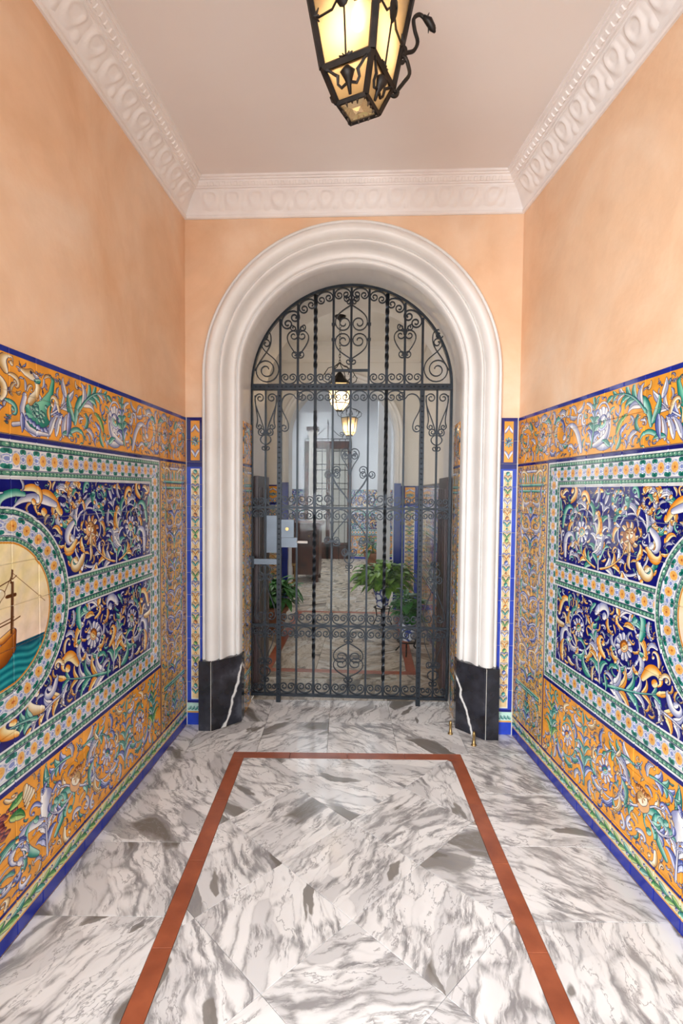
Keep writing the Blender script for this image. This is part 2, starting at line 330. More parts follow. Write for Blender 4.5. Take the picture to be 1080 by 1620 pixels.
class Canvas:
    def __init__(s, w, h, bg):
        s.w, s.h = w, h
        s.W, s.H = int(round(w*PXM)), int(round(h*PXM))
        s.img = np.empty((s.H, s.W, 3), np.float32); s.img[:] = bg
        s.occ = np.zeros((s.H, s.W), bool)
        s.clip = None
        s.mir = None
        yy, xx = np.mgrid[0:s.H, 0:s.W]
        s.U = (xx + .5)/PXM; s.Z = h - (yy + .5)/PXM
    def rect(s, u0, u1, z0, z1, c):
        s.img[(s.U >= u0) & (s.U < u1) & (s.Z >= z0) & (s.Z < z1)] = c
    def stroke(s, pts, wid, ca, cb, oc=INK, ow=1.1, flip=False):
        pts = np.asarray(pts, np.float32); wid = np.asarray(wid, np.float32)
        s._stroke(pts, wid, ca, cb, oc, ow, flip)
        if s.mir is not None:
            q = pts.copy(); q[:, 0] = 2*s.mir - q[:, 0]
            s._stroke(q, wid, ca, cb, oc, ow, not flip)
    def _stroke(s, pts, wid, ca, cb, oc, ow, flip):
        P = np.stack([pts[:, 0]*PXM - .5, (s.h - pts[:, 1])*PXM - .5], 1); w = np.maximum(wid*PXM, .35)
        m = w.max() + 2
        x0 = max(int(P[:, 0].min() - m), 0); x1 = min(int(P[:, 0].max() + m) + 1, s.W)
        y0 = max(int(P[:, 1].min() - m), 0); y1 = min(int(P[:, 1].max() + m) + 1, s.H)
        if x1 <= x0 or y1 <= y0: return
        best = np.full((y1-y0, x1-x0), 1e3, np.float32); lat = np.zeros_like(best)
        for i in range(len(P)-1):
            a, b = P[i], P[i+1]; ww = max(w[i], w[i+1]) + 2
            sx0 = max(int(min(a[0], b[0]) - ww), x0); sx1 = min(int(max(a[0], b[0]) + ww) + 2, x1)
            sy0 = max(int(min(a[1], b[1]) - ww), y0); sy1 = min(int(max(a[1], b[1]) + ww) + 2, y1)
            if sx1 <= sx0 or sy1 <= sy0: continue
            X = np.arange(sx0, sx1, dtype=np.float32)[None, :] - a[0]; Y = np.arange(sy0, sy1, dtype=np.float32)[:, None] - a[1]
            dx, dy = b - a; L2 = dx*dx + dy*dy + 1e-6
            t = np.clip((X*dx + Y*dy)/L2, 0, 1)
            ex = X - t*dx; ey = Y - t*dy
            dist = np.sqrt(ex*ex + ey*ey); wv = w[i] + t*(w[i+1]-w[i])
            sd = dist - wv
            sub = (slice(sy0-y0, sy1-y0), slice(sx0-x0, sx1-x0))
            bb = best[sub]; k = sd < bb
            bb[k] = sd[k]; la = np.sign(dx*ey - dy*ex)*dist/wv
            lat[sub][k] = la[k]
        al = np.clip(.5 - best, 0, 1)
        if s.clip is not None: al = al*s.clip[y0:y1, x0:x1]
        sh = np.clip(.58 + .62*(-lat if flip else lat), 0, 1)[..., None]
        sh = sh*sh*(3-2*sh)
        col = ca*(1-sh) + cb*sh
        o = np.clip(best + ow + .5, 0, 1)[..., None]
        col = col*(1-o) + oc*o
        im = s.img[y0:y1, x0:x1]
        im += (col - im)*al[..., None]
        s.occ[y0:y1, x0:x1] |= al > .5
    def blob(s, u, z, r, ca, cb, ow=1.0, oc=INK):
        s.stroke([(u-r*.15, z-r*.1), (u+r*.15, z+r*.1)], [r*.9, r*.9], ca, cb, oc, ow)

def path(u, z, ang, L, turn, n=16, p=1.6):
    t = np.linspace(0, 1, n); th = ang + turn*t**p
    st = L/(n-1)
    x = u + np.concatenate([[0], np.cumsum(np.cos(th[:-1])*st)]); y = z + np.concatenate([[0], np.cumsum(np.sin(th[:-1])*st)])
    return np.stack([x, y], 1), th
def leaf(cv, u, z, ang, L, W, turn, pal, n=14, oc=INK):
    pts, th = path(u, z, ang, L, turn, n)
    t = np.linspace(0, 1, n); w = W*(.25 + 1.0*np.sin(math.pi*np.clip(t*.92+.04, 0, 1))**.8)*(1 - .55*t)
    a, b = PAL[pal]
    cv.stroke(pts, w, a, b, oc, flip=turn > 0)
    cv.stroke(pts[2:-2], np.full(n-4, W*.07), a*.6, a*.6, a*.6, 0)
def acan(cv, u, z, ang, L, W, turn, pal, pal2=None, oc=INK):
    n = 18; pts, th = path(u, z, ang, L, turn, n, 1.5); h = 1 if turn > 0 else -1
    for j, f in enumerate((.78, .56, .34, .14)):
        i = int(f*(n-1))
        leaf(cv, pts[i, 0], pts[i, 1], th[i] - h*.75, L*(.26+.06*(j % 2)), W*.62, h*1.5, pal2 if (pal2 and j % 2) else pal, 10, oc)
    t = np.linspace(0, 1, n); w = W*(.35 + .65*np.sin(math.pi*np.clip(t*.9+.06, 0, 1))**.8)*(1-.45*t); a, b = PAL[pal]
    cv.stroke(pts, w, a, b, oc, flip=turn > 0)
    for o in (-.3, .25):
        q = pts[1:-3] + np.stack([-np.sin(th[1:-3]), np.cos(th[1:-3])], 1)*(w[1:-3]*o)[:, None]
        cv.stroke(q, np.full(len(q), W*.055), a*.62, a*.62, a*.62, 0)
    cv.blob(pts[-1, 0], pts[-1, 1], W*.5, *PAL['o' if pal != 'o' else 'c'], oc=oc)
def volute(cv, u, z, ang, L, W, turn, pal, ball=True, oc=INK):
    n = 26
    pts, th = path(u, z, ang, L, turn, n, 2.2)
    t = np.linspace(0, 1, n); w = W*(.35 + .65*np.sin(math.pi*np.clip(t*1.15+.08, 0, 1))**.7)*(1-.3*t)
    a, b = PAL[pal]
    cv.stroke(pts, w, a, b, oc, flip=turn > 0)
    if ball:
        cv.blob(pts[-1, 0], pts[-1, 1], W*.8, a, b, oc=oc)
def frond(cv, u, z, ang, L, W, turn, pals, k=5, oc=INK):
    n = 24
    pts, th = path(u, z, ang, L, turn, n, 1.3)
    for j in range(k, 0, -1):
        i = int((n-3)*j/(k+.3)); sc = (1.15 - .75*j/(k+1))
        pal = pals[j % len(pals)]
        for sd in (-1, 1):
            leaf(cv, pts[i, 0], pts[i, 1], th[i] + sd*.35, L*.36*sc, W*.72*sc, sd*1.7, pal, 11, oc)
    a, b = PAL[pals[0]]
    t = np.linspace(0, 1, n)
    cv.stroke(pts, W*.26*(1-.7*t)+.0008, a, b, oc, flip=turn > 0)
    leaf(cv, pts[-2, 0], pts[-2, 1], th[-1], L*.2, W*.5, turn*.9, pals[-1], 10, oc)
def rosette(cv, u, z, r, k=10, pal='w', core='t', ring='b', sq=1.0):
    a, b = PAL[pal]
    for j in range(k):
        an = 2*math.pi*j/k
        cv.stroke([(u+sq*r*.45*math.cos(an), z+r*.45*math.sin(an)), (u+sq*r*.85*math.cos(an), z+r*.85*math.sin(an))], [r*.13, r*.24], a, b, INK, .9)
    cv.blob(u, z, r*.52, *PAL[ring]); cv.blob(u, z, r*.36, *PAL[core]); cv.blob(u, z, r*.14, *PAL['o'])
def scroll(cv, u, z, r, a0, turns, hand, pals, W=.012, oc=INK, core=None):
    # a big spiral stem running inwards to a core flower, with leaves thrown off its outer side
    n = 60; t = np.linspace(0, 1, n); an = a0 + hand*turns*2*math.pi*t; rr = r*(1-.72*t)
    pts = np.stack([u + rr*np.cos(an), z + rr*np.sin(an)], 1)
    a, b = PAL[pals[0]]
    k = int(6*turns)+1
    cv.stroke(pts, W*(.34-.2*t)+.001, a, b, oc, flip=hand < 0)
    for j in range(k-1, -1, -1):
        i = int(2 + (n*.70)*j/k); hd = an[i] + hand*math.pi/2; f = 1-.45*j/k
        acan(cv, pts[i, 0], pts[i, 1], hd - hand*.55, r*.95*f, W*1.25*f, hand*2.0, pals[j % len(pals)], pals[(j+1) % len(pals)], oc)
        leaf(cv, pts[i, 0], pts[i, 1], hd - hand*1.2, r*.42*f, W*.8*f, -hand*1.7, pals[(j+2) % len(pals)], 10, oc)
    if core: rosette(cv, u, z, r*.36, 9, *core)
def fill(cv, rng, region, n, size, pals, oc=INK, dens=.25):
    ys, xs = np.nonzero(region)
    if len(ys) == 0: return
    for _ in range(n):
        i = rng.integers(len(ys)); y, x = ys[i], xs[i]
        for sc in (1.0, .62, .38):
            r = int(size*sc*PXM*.5)
            yy0, yy1, xx0, xx1 = y-r, y+r+1, x-r, x+r+1
            if yy0 < 0 or xx0 < 0 or yy1 > cv.H or xx1 > cv.W: continue
            if cv.occ[yy0:yy1, xx0:xx1].mean() > dens or not region[yy0:yy1, xx0:xx1].mean() > .9: continue
            u = (x+.5)/PXM; z = cv.h - (y+.5)/PXM; S = size*sc
            an = rng.uniform(0, 2*math.pi); hand = rng.choice([-1, 1]); pal = pals[rng.integers(len(pals))]
            u0 = u - S*.42*math.cos(an); z0 = z - S*.42*math.sin(an)
            k = rng.random()
            if k < .30: volute(cv, u0, z0, an - hand*.7, S*1.5, S*.17, hand*rng.uniform(4.2, 6.2), pal, True, oc)
            elif k < .62: acan(cv, u0, z0, an-hand*.5, S*1.15, S*.21, hand*rng.uniform(1.6, 2.8), pal, pals[rng.integers(len(pals))], oc)
            elif k < .88: leaf(cv, u0, z0, an-hand*.5, S*1.1, S*.2, hand*rng.uniform(.9, 2.2), pal, 12, oc)
            else: frond(cv, u0, z0, an - hand*.4, S*.95, S*.17, hand*1.2, [pal, pals[rng.integers(len(pals))]], 3, oc)
            break

def guilloche(s, t):
    # s along, t 0..1 across: green leaf beads on a dark ground
    ph = (s/.022) % 1.0
    d = ((ph-.5)/.46)**2 + ((t-.5)/.42)**2
    c = np.where((d < 1)[..., None], hexc('5d957c'), hexc('2c5650'))
    c = np.where((((ph-.38)/.14)**2 + ((t-.36)/.16)**2 < 1)[..., None], hexc('c9d8c4'), c)
    return c.astype(np.float32)
def band(s, t, w=.125, per=.0683):
    # rosette band: t in metres across 0..w, s in metres along
    m = w/.125
    c = np.empty(s.shape + (3,), np.float32); c[:] = hexc('dcdcdd')
    g1 = (t > .008*m) & (t < .024*m); g2 = (t > .101*m) & (t < .117*m)
    c[g1] = guilloche(s[g1], (t[g1]-.008*m)/(.016*m)); c[g2] = guilloche(s[g2], (t[g2]-.101*m)/(.016*m))
    for a in (.0255, .0975): c[(t > (a-.0012)*m) & (t < (a+.0018)*m)] = hexc('26345c')
    z = (t > .0285*m) & (t < .0955*m)
    x = ((s/per) % 1.0 - .5)*per; y = t - .062*m
    r = np.hypot(x*1.12, y)
    def put(mask, col): c[z & mask] = col
    ax, ay = np.abs(x), np.abs(y)
    put(np.hypot(ax-.034, ay-.0) < .0075, hexc('7f8cc0'))
    put(np.hypot((ax-.0265), (ay-.0245))*1.0 < .0085, hexc('2a7a70'))
    put(np.hypot((ax-.034), (ay-.0285)) < .0075, hexc('0f5a4e'))
    put(np.abs(np.hypot(ax-.034, ay) - .013) < .0016, hexc('8d97cf'))
    put(r < .0285, hexc('c4c8d6')); put((r < .0265) & (np.sin(np.arctan2(y, x)*8) > -.2), hexc('8f97b6')); put(r < .0225, hexc('cfc8cc')); put(r < .0195, hexc('e3ac5c'))
    put((r < .0135) & (np.sin(np.arctan2(y, x)*6) > .3), hexc('d99a4a')); put(r < .005, hexc('b8652e'))
    return c

def paint_wall():
    T = 1.63; cv = Canvas(T, 1.9, ORANGE); U, Z = cv.U, cv.Z; rng = np.random.default_rng(7)
    # ---- fields
    cv.img[:] = ORANGE
    nz = (np.sin(U*37+3*np.sin(Z*19))*np.sin(Z*41+2*np.sin(U*23)))[..., None]
    cv.img *= 1 + .05*nz
    full = np.zeros_like(cv.occ)
    fr_u0 = .405
    inner = (U > .523) & (Z > .642) & (Z < 1.49)
    cv.img[inner] = NAVY
    cv.img[inner] += (.025*nz*np.array([.5, .6, 1.6], np.float32))[inner] + .0
    u0, z0, ea, eb = 1.63, 1.06, .378, .345
    q = np.hypot((U-u0)/ea, (Z-z0)/eb)
    ringd = (1-q)*.36          # metres inwards from the ring's outer edge (nearly)
    mid = (Z > 1.0) & (Z < 1.128) & (U > .5)
    fu = inner & (Z > 1.128) & (ringd < 0); fl = inner & (Z < 1.0) & (ringd < 0)
    # ---- upper navy field
    cv.clip = fu.astype(np.float32)
    P3 = ['w', 't', 'o']
    frond(cv, .885, 1.135, math.pi*.52, .30, .024, -.5, ['w', 't', 'w'], 5)
    scroll(cv, .745, 1.285, .135, -1.0, 1.2, 1, ['w', 'o', 't', 'w'], .017, core=('w', 't', 'o'))
    scroll(cv, 1.095, 1.285, .15, -2.1, 1.15, 1, ['w', 't', 'o', 'w'], .018)
    frond(cv, .9, 1.14, .2, .22, .022, .9, ['o', 'w'], 4); frond(cv, .86, 1.14, 2.9, .2, .022, -.9, ['o', 't'], 4)
    scroll(cv, 1.27, 1.385, .075, 2.6, 1.2, -1, ['o', 'w', 't'], .016)
    scroll(cv, 1.02, 1.435, .048, .4, 1.3, -1, ['t', 'w'], .016)
    scroll(cv, 1.2, 1.43, .045, 2.4, 1.3, -1, ['o', 'w'], .015)
    volute(cv, 1.30, 1.37, .9, .26, .022, -5.0, 'o'); volute(cv, 1.33, 1.40, .3, .28, .02, -1.6, 'w', False)
    volute(cv, 1.15, 1.2, -1.0, .16, .02, 5.5, 'c'); volute(cv, 1.2, 1.26, -.9, .14, .018, 5, 'o')
    volute(cv, 1.22, 1.33, -.6, .14, .02, -4.6, 'w'); volute(cv, 1.5, 1.46, 3.0, .16, .016, 4.6, 'o'); volute(cv, 1.5, 1.44, .2, .16, .016, -4, 't')
    volute(cv, .60, 1.16, 1.7, .2, .02, -4.5, 'w'); volute(cv, .57, 1.3, 1.4, .2, .018, -4.2, 't'); volute(cv, .64, 1.42, .5, .14, .018, 5, 'o'); volute(cv, .8, 1.42, 2, .12, .016, 5, 'o')
    # lion mask
    for k in range(11):
        an = 2*math.pi*k/11; leaf(cv, 1.092+.03*math.cos(an), 1.29+.036*math.sin(an), an, .034, .012, 1.4, 'r' if k % 2 else 'c', 9)
    cv.blob(1.092, 1.29, .04, *PAL['r']); cv.blob(1.094, 1.305, .024, *PAL['c'])
    for dx in (-.013, .013): cv.stroke([(1.094+dx-.006, 1.309), (1.094+dx+.006, 1.307)], [.0025, .003], RUST, RUST, RUST, 0); cv.stroke([(1.094+dx-.008, 1.316), (1.094+dx+.006, 1.318)], [.002, .002], RUST, RUST, RUST, 0)
    cv.stroke([(1.092, 1.306), (1.095, 1.286)], [.003, .006], *PAL['r'], RUST, .5); leaf(cv, 1.092, 1.276, 3.6, .03, .008, -.9, 'c'); leaf(cv, 1.096, 1.276, -.5, .03, .008, .9, 'r'); leaf(cv, 1.094, 1.27, -1.57, .045, .012, .5, 'c')
    fill(cv, rng, fu, 700, .10, ['w', 't', 'o', 'o', 'c', 'w'], dens=.26); fill(cv, rng, fu, 900, .06, ['w', 't', 'o', 'o', 'c', 'w'], dens=.22)
    # ---- lower navy field
    cv.clip = fl.astype(np.float32)
    scroll(cv, 1.082, .862, .12, 2.2, 1.2, -1, ['w', 't', 'o', 'w'], .018)
    rosette(cv, 1.082, .862, .052, 11, 'w', 'o', 'r')
    scroll(cv, .74, .845, .12, .6, 1.2, -1, ['w', 'o', 't', 'w'], .017, core=('w', 't', 'o'))
    frond(cv, .92, .66, 1.7, .26, .024, .6, ['w', 't', 'o'], 5); frond(cv, .95, .665, .15, .36, .026, .25, ['t', 'w', 'o'], 6)
    frond(cv, 1.28, .70, -.05, .22, .022, -.45, ['w', 'o'], 4); volute(cv, 1.42, .69, .3, .2, .022, 4.8, 'c'); frond(cv, 1.45, .675, .25, .16, .024, -.3, ['t', 't'], 4)
    volute(cv, 1.2, .78, .9, .18, .022, -5, 'o'); volute(cv, 1.18, .92, 1.2, .16, .02, 4.6, 't'); volute(cv, .6, .7, 1.9, .2, .02, -4.6, 'w'); volute(cv, .56, .88, 1.3, .18, .018, -4.5, 'o'); volute(cv, .88, .95, .8, .16, .02, -5, 'w')
    volute(cv, .95, .78, 2.6, .14, .018, -5, 'o'); volute(cv, 1.55, .665, .4, .12, .016, 5, 'o')
    fill(cv, rng, fl, 600, .10, ['w', 't', 'o', 'o', 'c', 'w'], dens=.26); fill(cv, rng, fl, 800, .06, ['w', 't', 'o', 'o', 'c', 'w'], dens=.22)
    # ---- medallion: a ship under a pale evening sky, teal sea
    cv.clip = None
    med = ringd > .118
    sky = (Z > .958) & med
    st = .5+.5*np.sin((U*.8+Z*1.1)*70 + 2.2*np.sin(U*23-Z*9)); c = hexc('ecd8a0')*(1-st[..., None]*.35) + hexc('f3e3d2')*st[..., None]*.35
    lo = np.clip((1.15-Z)/.19, 0, 1)[..., None]; c = c*(1-lo*.75) + hexc('f0d2c4')*lo*.75
    cv.img[sky] = c[sky]
    sea = (Z <= .958) & med
    sv = .5+.5*np.sin(Z*260 + 3*np.sin(U*31) + U*22); c = hexc('0e5f6e')*(1-sv[..., None]) + hexc('2f9a9c')*sv[..., None]
    dk = np.clip((Z-.925)/.03, 0, 1)[..., None]; c = c*(1-dk*.6) + hexc('0c2748')*dk*.6
    cv.img[sea] = c[sea]
    ink = hexc('5a3218'); cv.clip = med.astype(np.float32)
    def ln(a, b, w, col=ink): cv.stroke([a, b], [w, w], col, col, col, 0)
    cv.stroke([(1.63, .925), (1.6, .93), (1.575, .955), (1.56, 1.0)], [.03, .03, .024, .012], hexc('7a3f14'), hexc('c8782a'))
    cv.stroke([(1.63, .985), (1.59, .985), (1.565, 1.005)], [.012, .012, .01], hexc('a85a1c'), hexc('e8b060'))
    ln((1.566, 1.0), (1.562, 1.16), .0035); ln((1.566, 1.16), (1.562, 1.2), .0022); ln((1.56, 1.05), (1.6, 1.04), .0015); ln((1.53, 1.045), (1.6, 1.03), .002)
    ln((1.545, 1.18), (1.63, 1.14), .0016); ln((1.562, 1.19), (1.4, 1.07), .0008); ln((1.562, 1.19), (1.63, 1.0), .0008); ln((1.552, 1.118), (1.574, 1.118), .006)
    ln((1.625, 1.0), (1.625, 1.25), .004); cv.stroke([(1.63, 1.1), (1.6, 1.13)], [.03, .02], hexc('e6d6b0'), hexc('f6efe0'), ink)
    # ---- bands
    cv.clip = None
    def put(mask, s, t, w=.125, per=.0683):
        cv.img[mask] = band(s[mask], t[mask], w, per)
    t = np.minimum(np.minimum(U-fr_u0, 1.614-Z), (Z-.512)*(.125/.130))
    m = (t >= 0) & (t < .125)
    s = np.where((U-fr_u0) <= np.minimum(1.614-Z, Z-.512)+1e-6, Z-.03, U+.0)
    put(m, s, t)
    m = (Z > 1.003) & (Z < 1.128) & (U > .525-.022) & (ringd < .03)
    put(m, U, Z-1.003)
    ph = np.arctan2((Z-z0)/eb, (U-u0)/ea)
    m = (ringd > 0) & (ringd < .118)
    # arc length approx
    put(m, ph*.31*.985+.03, ringd*(.125/.118))
    cv.img[(ringd > .112) & (ringd < .1185)] = hexc('c9862e')
    # ---- straight bars of colour
    cv.rect(.398, T, 1.614, 1.629, NAVY); cv.rect(0, .41, 1.614, 1.627, NAVY); cv.rect(0, T, 1.881, 1.9, NAVYL*.8)
    cv.rect(.405, T, .495, .512, NAVY); cv.rect(.395, .405, .06, 1.616, hexc('3a2a5e'))
    # ---- frieze
    reg = (Z > 1.632) & (Z < 1.878); cv.clip = reg.astype(np.float32)
    frond(cv, 1.55, 1.66, 2.95, .34, .03, -.5, ['w', 'b', 'w'], 5)
    cv.stroke([(1.47, 1.72), (1.44, 1.70), (1.40, 1.715), (1.375, 1.75), (1.35, 1.79), (1.335, 1.84), (1.352, 1.855)], [.02, .045, .048, .03, .016, .01, .006], TEAL, hexc('7cc3a4'))
    for k in range(16):
        cv.blob(1.372 + rng.uniform(0, .09), 1.69 + rng.uniform(0, .06), .009, TEAL*.8, MINT)
    for k in range(7): cv.blob(1.482-.02*k, 1.69-.012*min(k, 4)+.004*k, .011, *PAL['b'])
    cv.stroke([(1.46, 1.75), (1.43, 1.775), (1.42, 1.80), (1.43, 1.83), (1.455, 1.838), (1.485, 1.838), (1.51, 1.845)], [.016, .014, .011, .014, .02, .012, .006], *PAL['c'])
    cv.blob(1.455, 1.845, .006, INK, INK); leaf(cv, 1.42, 1.835, .2, .03, .008, .6, 'w'); leaf(cv, 1.41, 1.825, -.3, .03, .01, .6, 't')
    cv.stroke([(1.49, 1.76), (1.505, 1.72), (1.5, 1.68), (1.47, 1.655), (1.43, 1.645), (1.36, 1.645)], [.012, .013, .012, .011, .01, .006], *PAL['w'])
    leaf(cv, 1.505, 1.70, -1.7, .06, .014, .4, 'b'); leaf(cv, 1.36, 1.70, 1.2, .06, .01, 1.5, 'o')
    for a, uu in ((1.9, 1.36), (1.75, 1.32), (1.6, 1.28), (1.4, 1.24)): leaf(cv, uu, 1.65, a, .09, .016, .7, 'w')
    volute(cv, 1.25, 1.66, 2.6, .16, .012, 3.4, 't'); leaf(cv, 1.28, 1.66, 2.9, .07, .012, 1, 't')
    volute(cv, 1.30, 1.74, 1.3, .1, .012, -4.5, 'c'); volute(cv, 1.2, 1.71, 1.8, .2, .018, 2.6, 't'); leaf(cv, 1.21, 1.72, .9, .1, .02, .9, 't'); leaf(cv, 1.24, 1.74, -1.6, .09, .018, .6, 'b'); leaf(cv, 1.26, 1.8, 1, .07, .016, .9, 'w')
    frond(cv, 1.17, 1.76, 2.3, .26, .024, 1.1, ['t', 'w', 't'], 5)
    cv.stroke([(.887+.056*math.cos(a), 1.752+.09*math.sin(a)) for a in np.linspace(.7, 6.9, 40)], [.006]*40, *PAL['w'])
    rosette(cv, .887, 1.757, .064, 12, 'w', 't', 'b', .72)
    volute(cv, .95, 1.66, 3.3, .2, .018, -3.2, 'w'); volute(cv, .82, 1.665, .2, .2, .018, 3.2, 'w'); leaf(cv, .94, 1.655, 2.4, .06, .014, .8, 't'); leaf(cv, .99, 1.7, 1.2, .1, .014, -1.2, 'g')
    frond(cv, .80, 1.66, 1.3, .2, .026, .4, ['t', 'b', 't'], 5); volute(cv, .72, 1.65, 1.9, .26, .02, 3, 'w'); scroll(cv, .55, 1.75, .085, 1, 1.2, 1, ['w', 't', 'c', 'w'], .014); scroll(cv, .33, 1.755, .085, 2.2, 1.2, -1, ['w', 't', 'c', 'w'], .014, core=('w', 't', 'b'))
    scroll(cv, .12, 1.755, .08, .2, 1.2, 1, ['t', 'w', 'c'], .014)
    cv.stroke([(1.60+.045*(1-.02*k)*math.cos(.35*k)*max(.1, 1-k/26), 1.755+.055*math.sin(.35*k)*max(.1, 1-k/26)) for k in range(24)], [.012*(1-.03*k) for k in range(24)], *PAL['c'])
    frond(cv, 1.6, 1.67, 1.4, .1, .02, .5, ['c', 'b'], 4); volute(cv, 1.57, 1.82, 1.2, .1, .012, 5, 'c')
    fill(cv, rng, reg & (U > .02), 900, .062, ['w', 't', 'c', 'w', 'b'], dens=.16)
    # ---- predella
    reg = (Z > .13) & (Z < .492) & (U > .41); cv.clip = reg.astype(np.float32)
    # vase with tall leaves
    frond(cv, 1.405, .16, 1.55, .22, .026, -.15, ['w', 'b', 'w'], 4); leaf(cv, 1.40, .38, 1.35, .11, .018, .5, 't'); leaf(cv, 1.41, .37, 1.75, .11, .018, -.5, 't')
    cv.stroke([(1.405, .30), (1.405, .33), (1.405, .365), (1.405, .39)], [.008, .032, .036, .016], *PAL['w'])
    for dx in (-1, 1): volute(cv, 1.405+dx*.03, .36, math.pi/2 - dx*.8, .1, .01, -dx*4.6, 'b'); volute(cv, 1.405+dx*.03, .30, math.pi/2 - dx*1.2, .22, .02, -dx*3.6, 'w' if dx > 0 else 't'); volute(cv, 1.405+dx*.05, .2, math.pi/2 - dx*.9, .2, .018, dx*3.4, 't')
    # putto mask
    cv.blob(1.222, .32, .04, *PAL['r']); cv.blob(1.22, .335, .03, *PAL['c']);
    for dx in (-.009, .011): cv.stroke([(1.22+dx-.004, .338), (1.22+dx+.004, .337)], [.0018, .0022], RUST, RUST, RUST, 0)
    cv.stroke([(1.221, .334), (1.223, .322)], [.002, .004], *PAL['r'], RUST, .4)
    for k in range(6): cv.blob(1.19+.013*k, .365+.006*math.sin(k*1.1), .011, *PAL['r'])
    for dx in (-1, 1): frond(cv, 1.222+dx*.03, .29, math.pi/2-dx*2.1, .16, .02, dx*1.7, ['w', 't', 'b'], 4); frond(cv, 1.222+dx*.045, .33, math.pi/2-dx*.9, .12, .016, -dx*1.2, ['w', 'c'], 3)
    frond(cv, 1.18, .43, 3.0, .22, .024, .9, ['t', 'w', 't'], 4); frond(cv, 1.26, .44, .2, .16, .022, -.9, ['t', 'b'], 4)
    scroll(cv, .98, .31, .13, 1.2, 1.2, -1, ['w', 't', 'c', 'b'], .015, core=('w', 't', 'b')); scroll(cv, .66, .31, .13, 2.2, 1.2, 1, ['t', 'w', 'b', 't'], .016, core=('w', 'o', 'b'))
    frond(cv, .82, .16, 1.6, .28, .022, .1, ['t', 'b', 't'], 5); frond(cv, .5, .2, 1.5, .26, .02, .3, ['t', 'g', 't'], 5)
    for k in range(26): cv.blob(1.6+rng.normal(0, .017), .415+rng.normal(0, .022), .008, hexc('5a1f2a'), hexc('b0604a'))
    for a in (.4, 2.7, 3.5, 5.6): leaf(cv, 1.6+.03*math.cos(a), .42+.04*math.sin(a), a, .06, .018, .6, 'g')
    scroll(cv, 1.58, .24, .07, .2, 1.2, 1, ['w', 't', 'b'], .014)
    for k in range(4): cv.stroke([(1.48+.012*k, .43+.012*k), (1.515+.004*k, .40+.013*k)], [.014, .007], *PAL['c'])
    fill(cv, rng, reg, 1100, .066, ['w', 't', 'w', 'b', 'c'], dens=.12)
    # ---- pilaster (mirrored about its centre line)
    reg = (Z > .13) & (Z < 1.612) & (U > .015) & (U < .388); cv.img[reg] = hexc('dfab58'); cv.clip = reg.astype(np.float32); cv.mir = .2; c = .2
    for z in (1.578, 1.5, 1.47, .36, .345): cv.stroke([(c, z), (c-.15, z)], [.008, .008], *PAL['t' if z < 1.55 else 'w'])
    for k in range(5): leaf(cv, c-.02-.03*k, 1.515, 1.57, .05, .012, .4, 'w' if k % 2 else 't')
    volute(cv, c-.05, 1.56, 2.6, .16, .012, 5, 'c')
    z = .4
    while z < 1.44:
        pp = [str(x) for x in rng.permutation(list('wtcbw'))]
        acan(cv, c-.006, z, 1.8+rng.uniform(-.2, .4), .10, .014, 2.0, pp[0], pp[1]); volute(cv, c-.01, z+.03, 2.5+rng.uniform(-.3, .3), rng.uniform(.14, .2), .008, 4.8, pp[2]); acan(cv, c-.03, z+.1, 3.3+rng.uniform(-.4, .4), .13, .014, -2.4, pp[3], pp[1]); leaf(cv, c-.1, z+.05, 2.2+rng.uniform(-.5, .5), .08, .012, -1.4, pp[1]); leaf(cv, c-.13, z+.13, 1.2, .08, .012, 1.6, pp[0])
        cv.blob(c, z+.06, rng.uniform(.012, .022), *PAL[pp[4]]); cv.blob(c, z+.11, .011, *PAL[pp[1]]); cv.stroke([(c, z+.12), (c, z+.16)], [.004, .009], *PAL[pp[2]]); z += rng.uniform(.13, .18)
    scroll(cv, c-.08, .25, .07, 1, 1.2, 1, ['w', 't', 'c'], .013); frond(cv, c, .15, 1.6, .17, .02, 0, ['t', 'b', 't'], 4)
    cv.mir = c
    fill(cv, rng, reg & (U < .2), 1500, .034, ['w', 't', 'b', 'w', 'c', 't'], dens=.18)
    cv.mir = None; cv.clip = None
    cv.rect(.004, .016, .13, 1.612, hexc('caa06a')); cv.rect(.385, .395, .13, 1.612, hexc('caa06a'))
    # ---- skirting: green leaf strip between orange lines, navy foot
    cv.rect(0, T, .118, .13, NAVY); cv.rect(0, T, .113, .118, ORANGE); cv.rect(0, T, .056, .113, hexc('d8d2a8'))
    cv.clip = ((Z > .06) & (Z < .112)).astype(np.float32)
    for k in range(int(T/.034)+2):
        leaf(cv, k*.034, .064+.034*(k % 2), .5 if k % 2 == 0 else -.5, .05, .013, .8*(1 if k % 2 else -1), 'g' if k % 3 else 't', 9); cv.blob(k*.034+.02, .1-.03*(k % 2), .006, *PAL['b'])
    cv.clip = None
    cv.rect(0, T, .05, .057, hexc('d89a4a')); cv.rect(0, T, 0, .05, NAVYL*.85)
    return np.clip(cv.img, 0, 1)

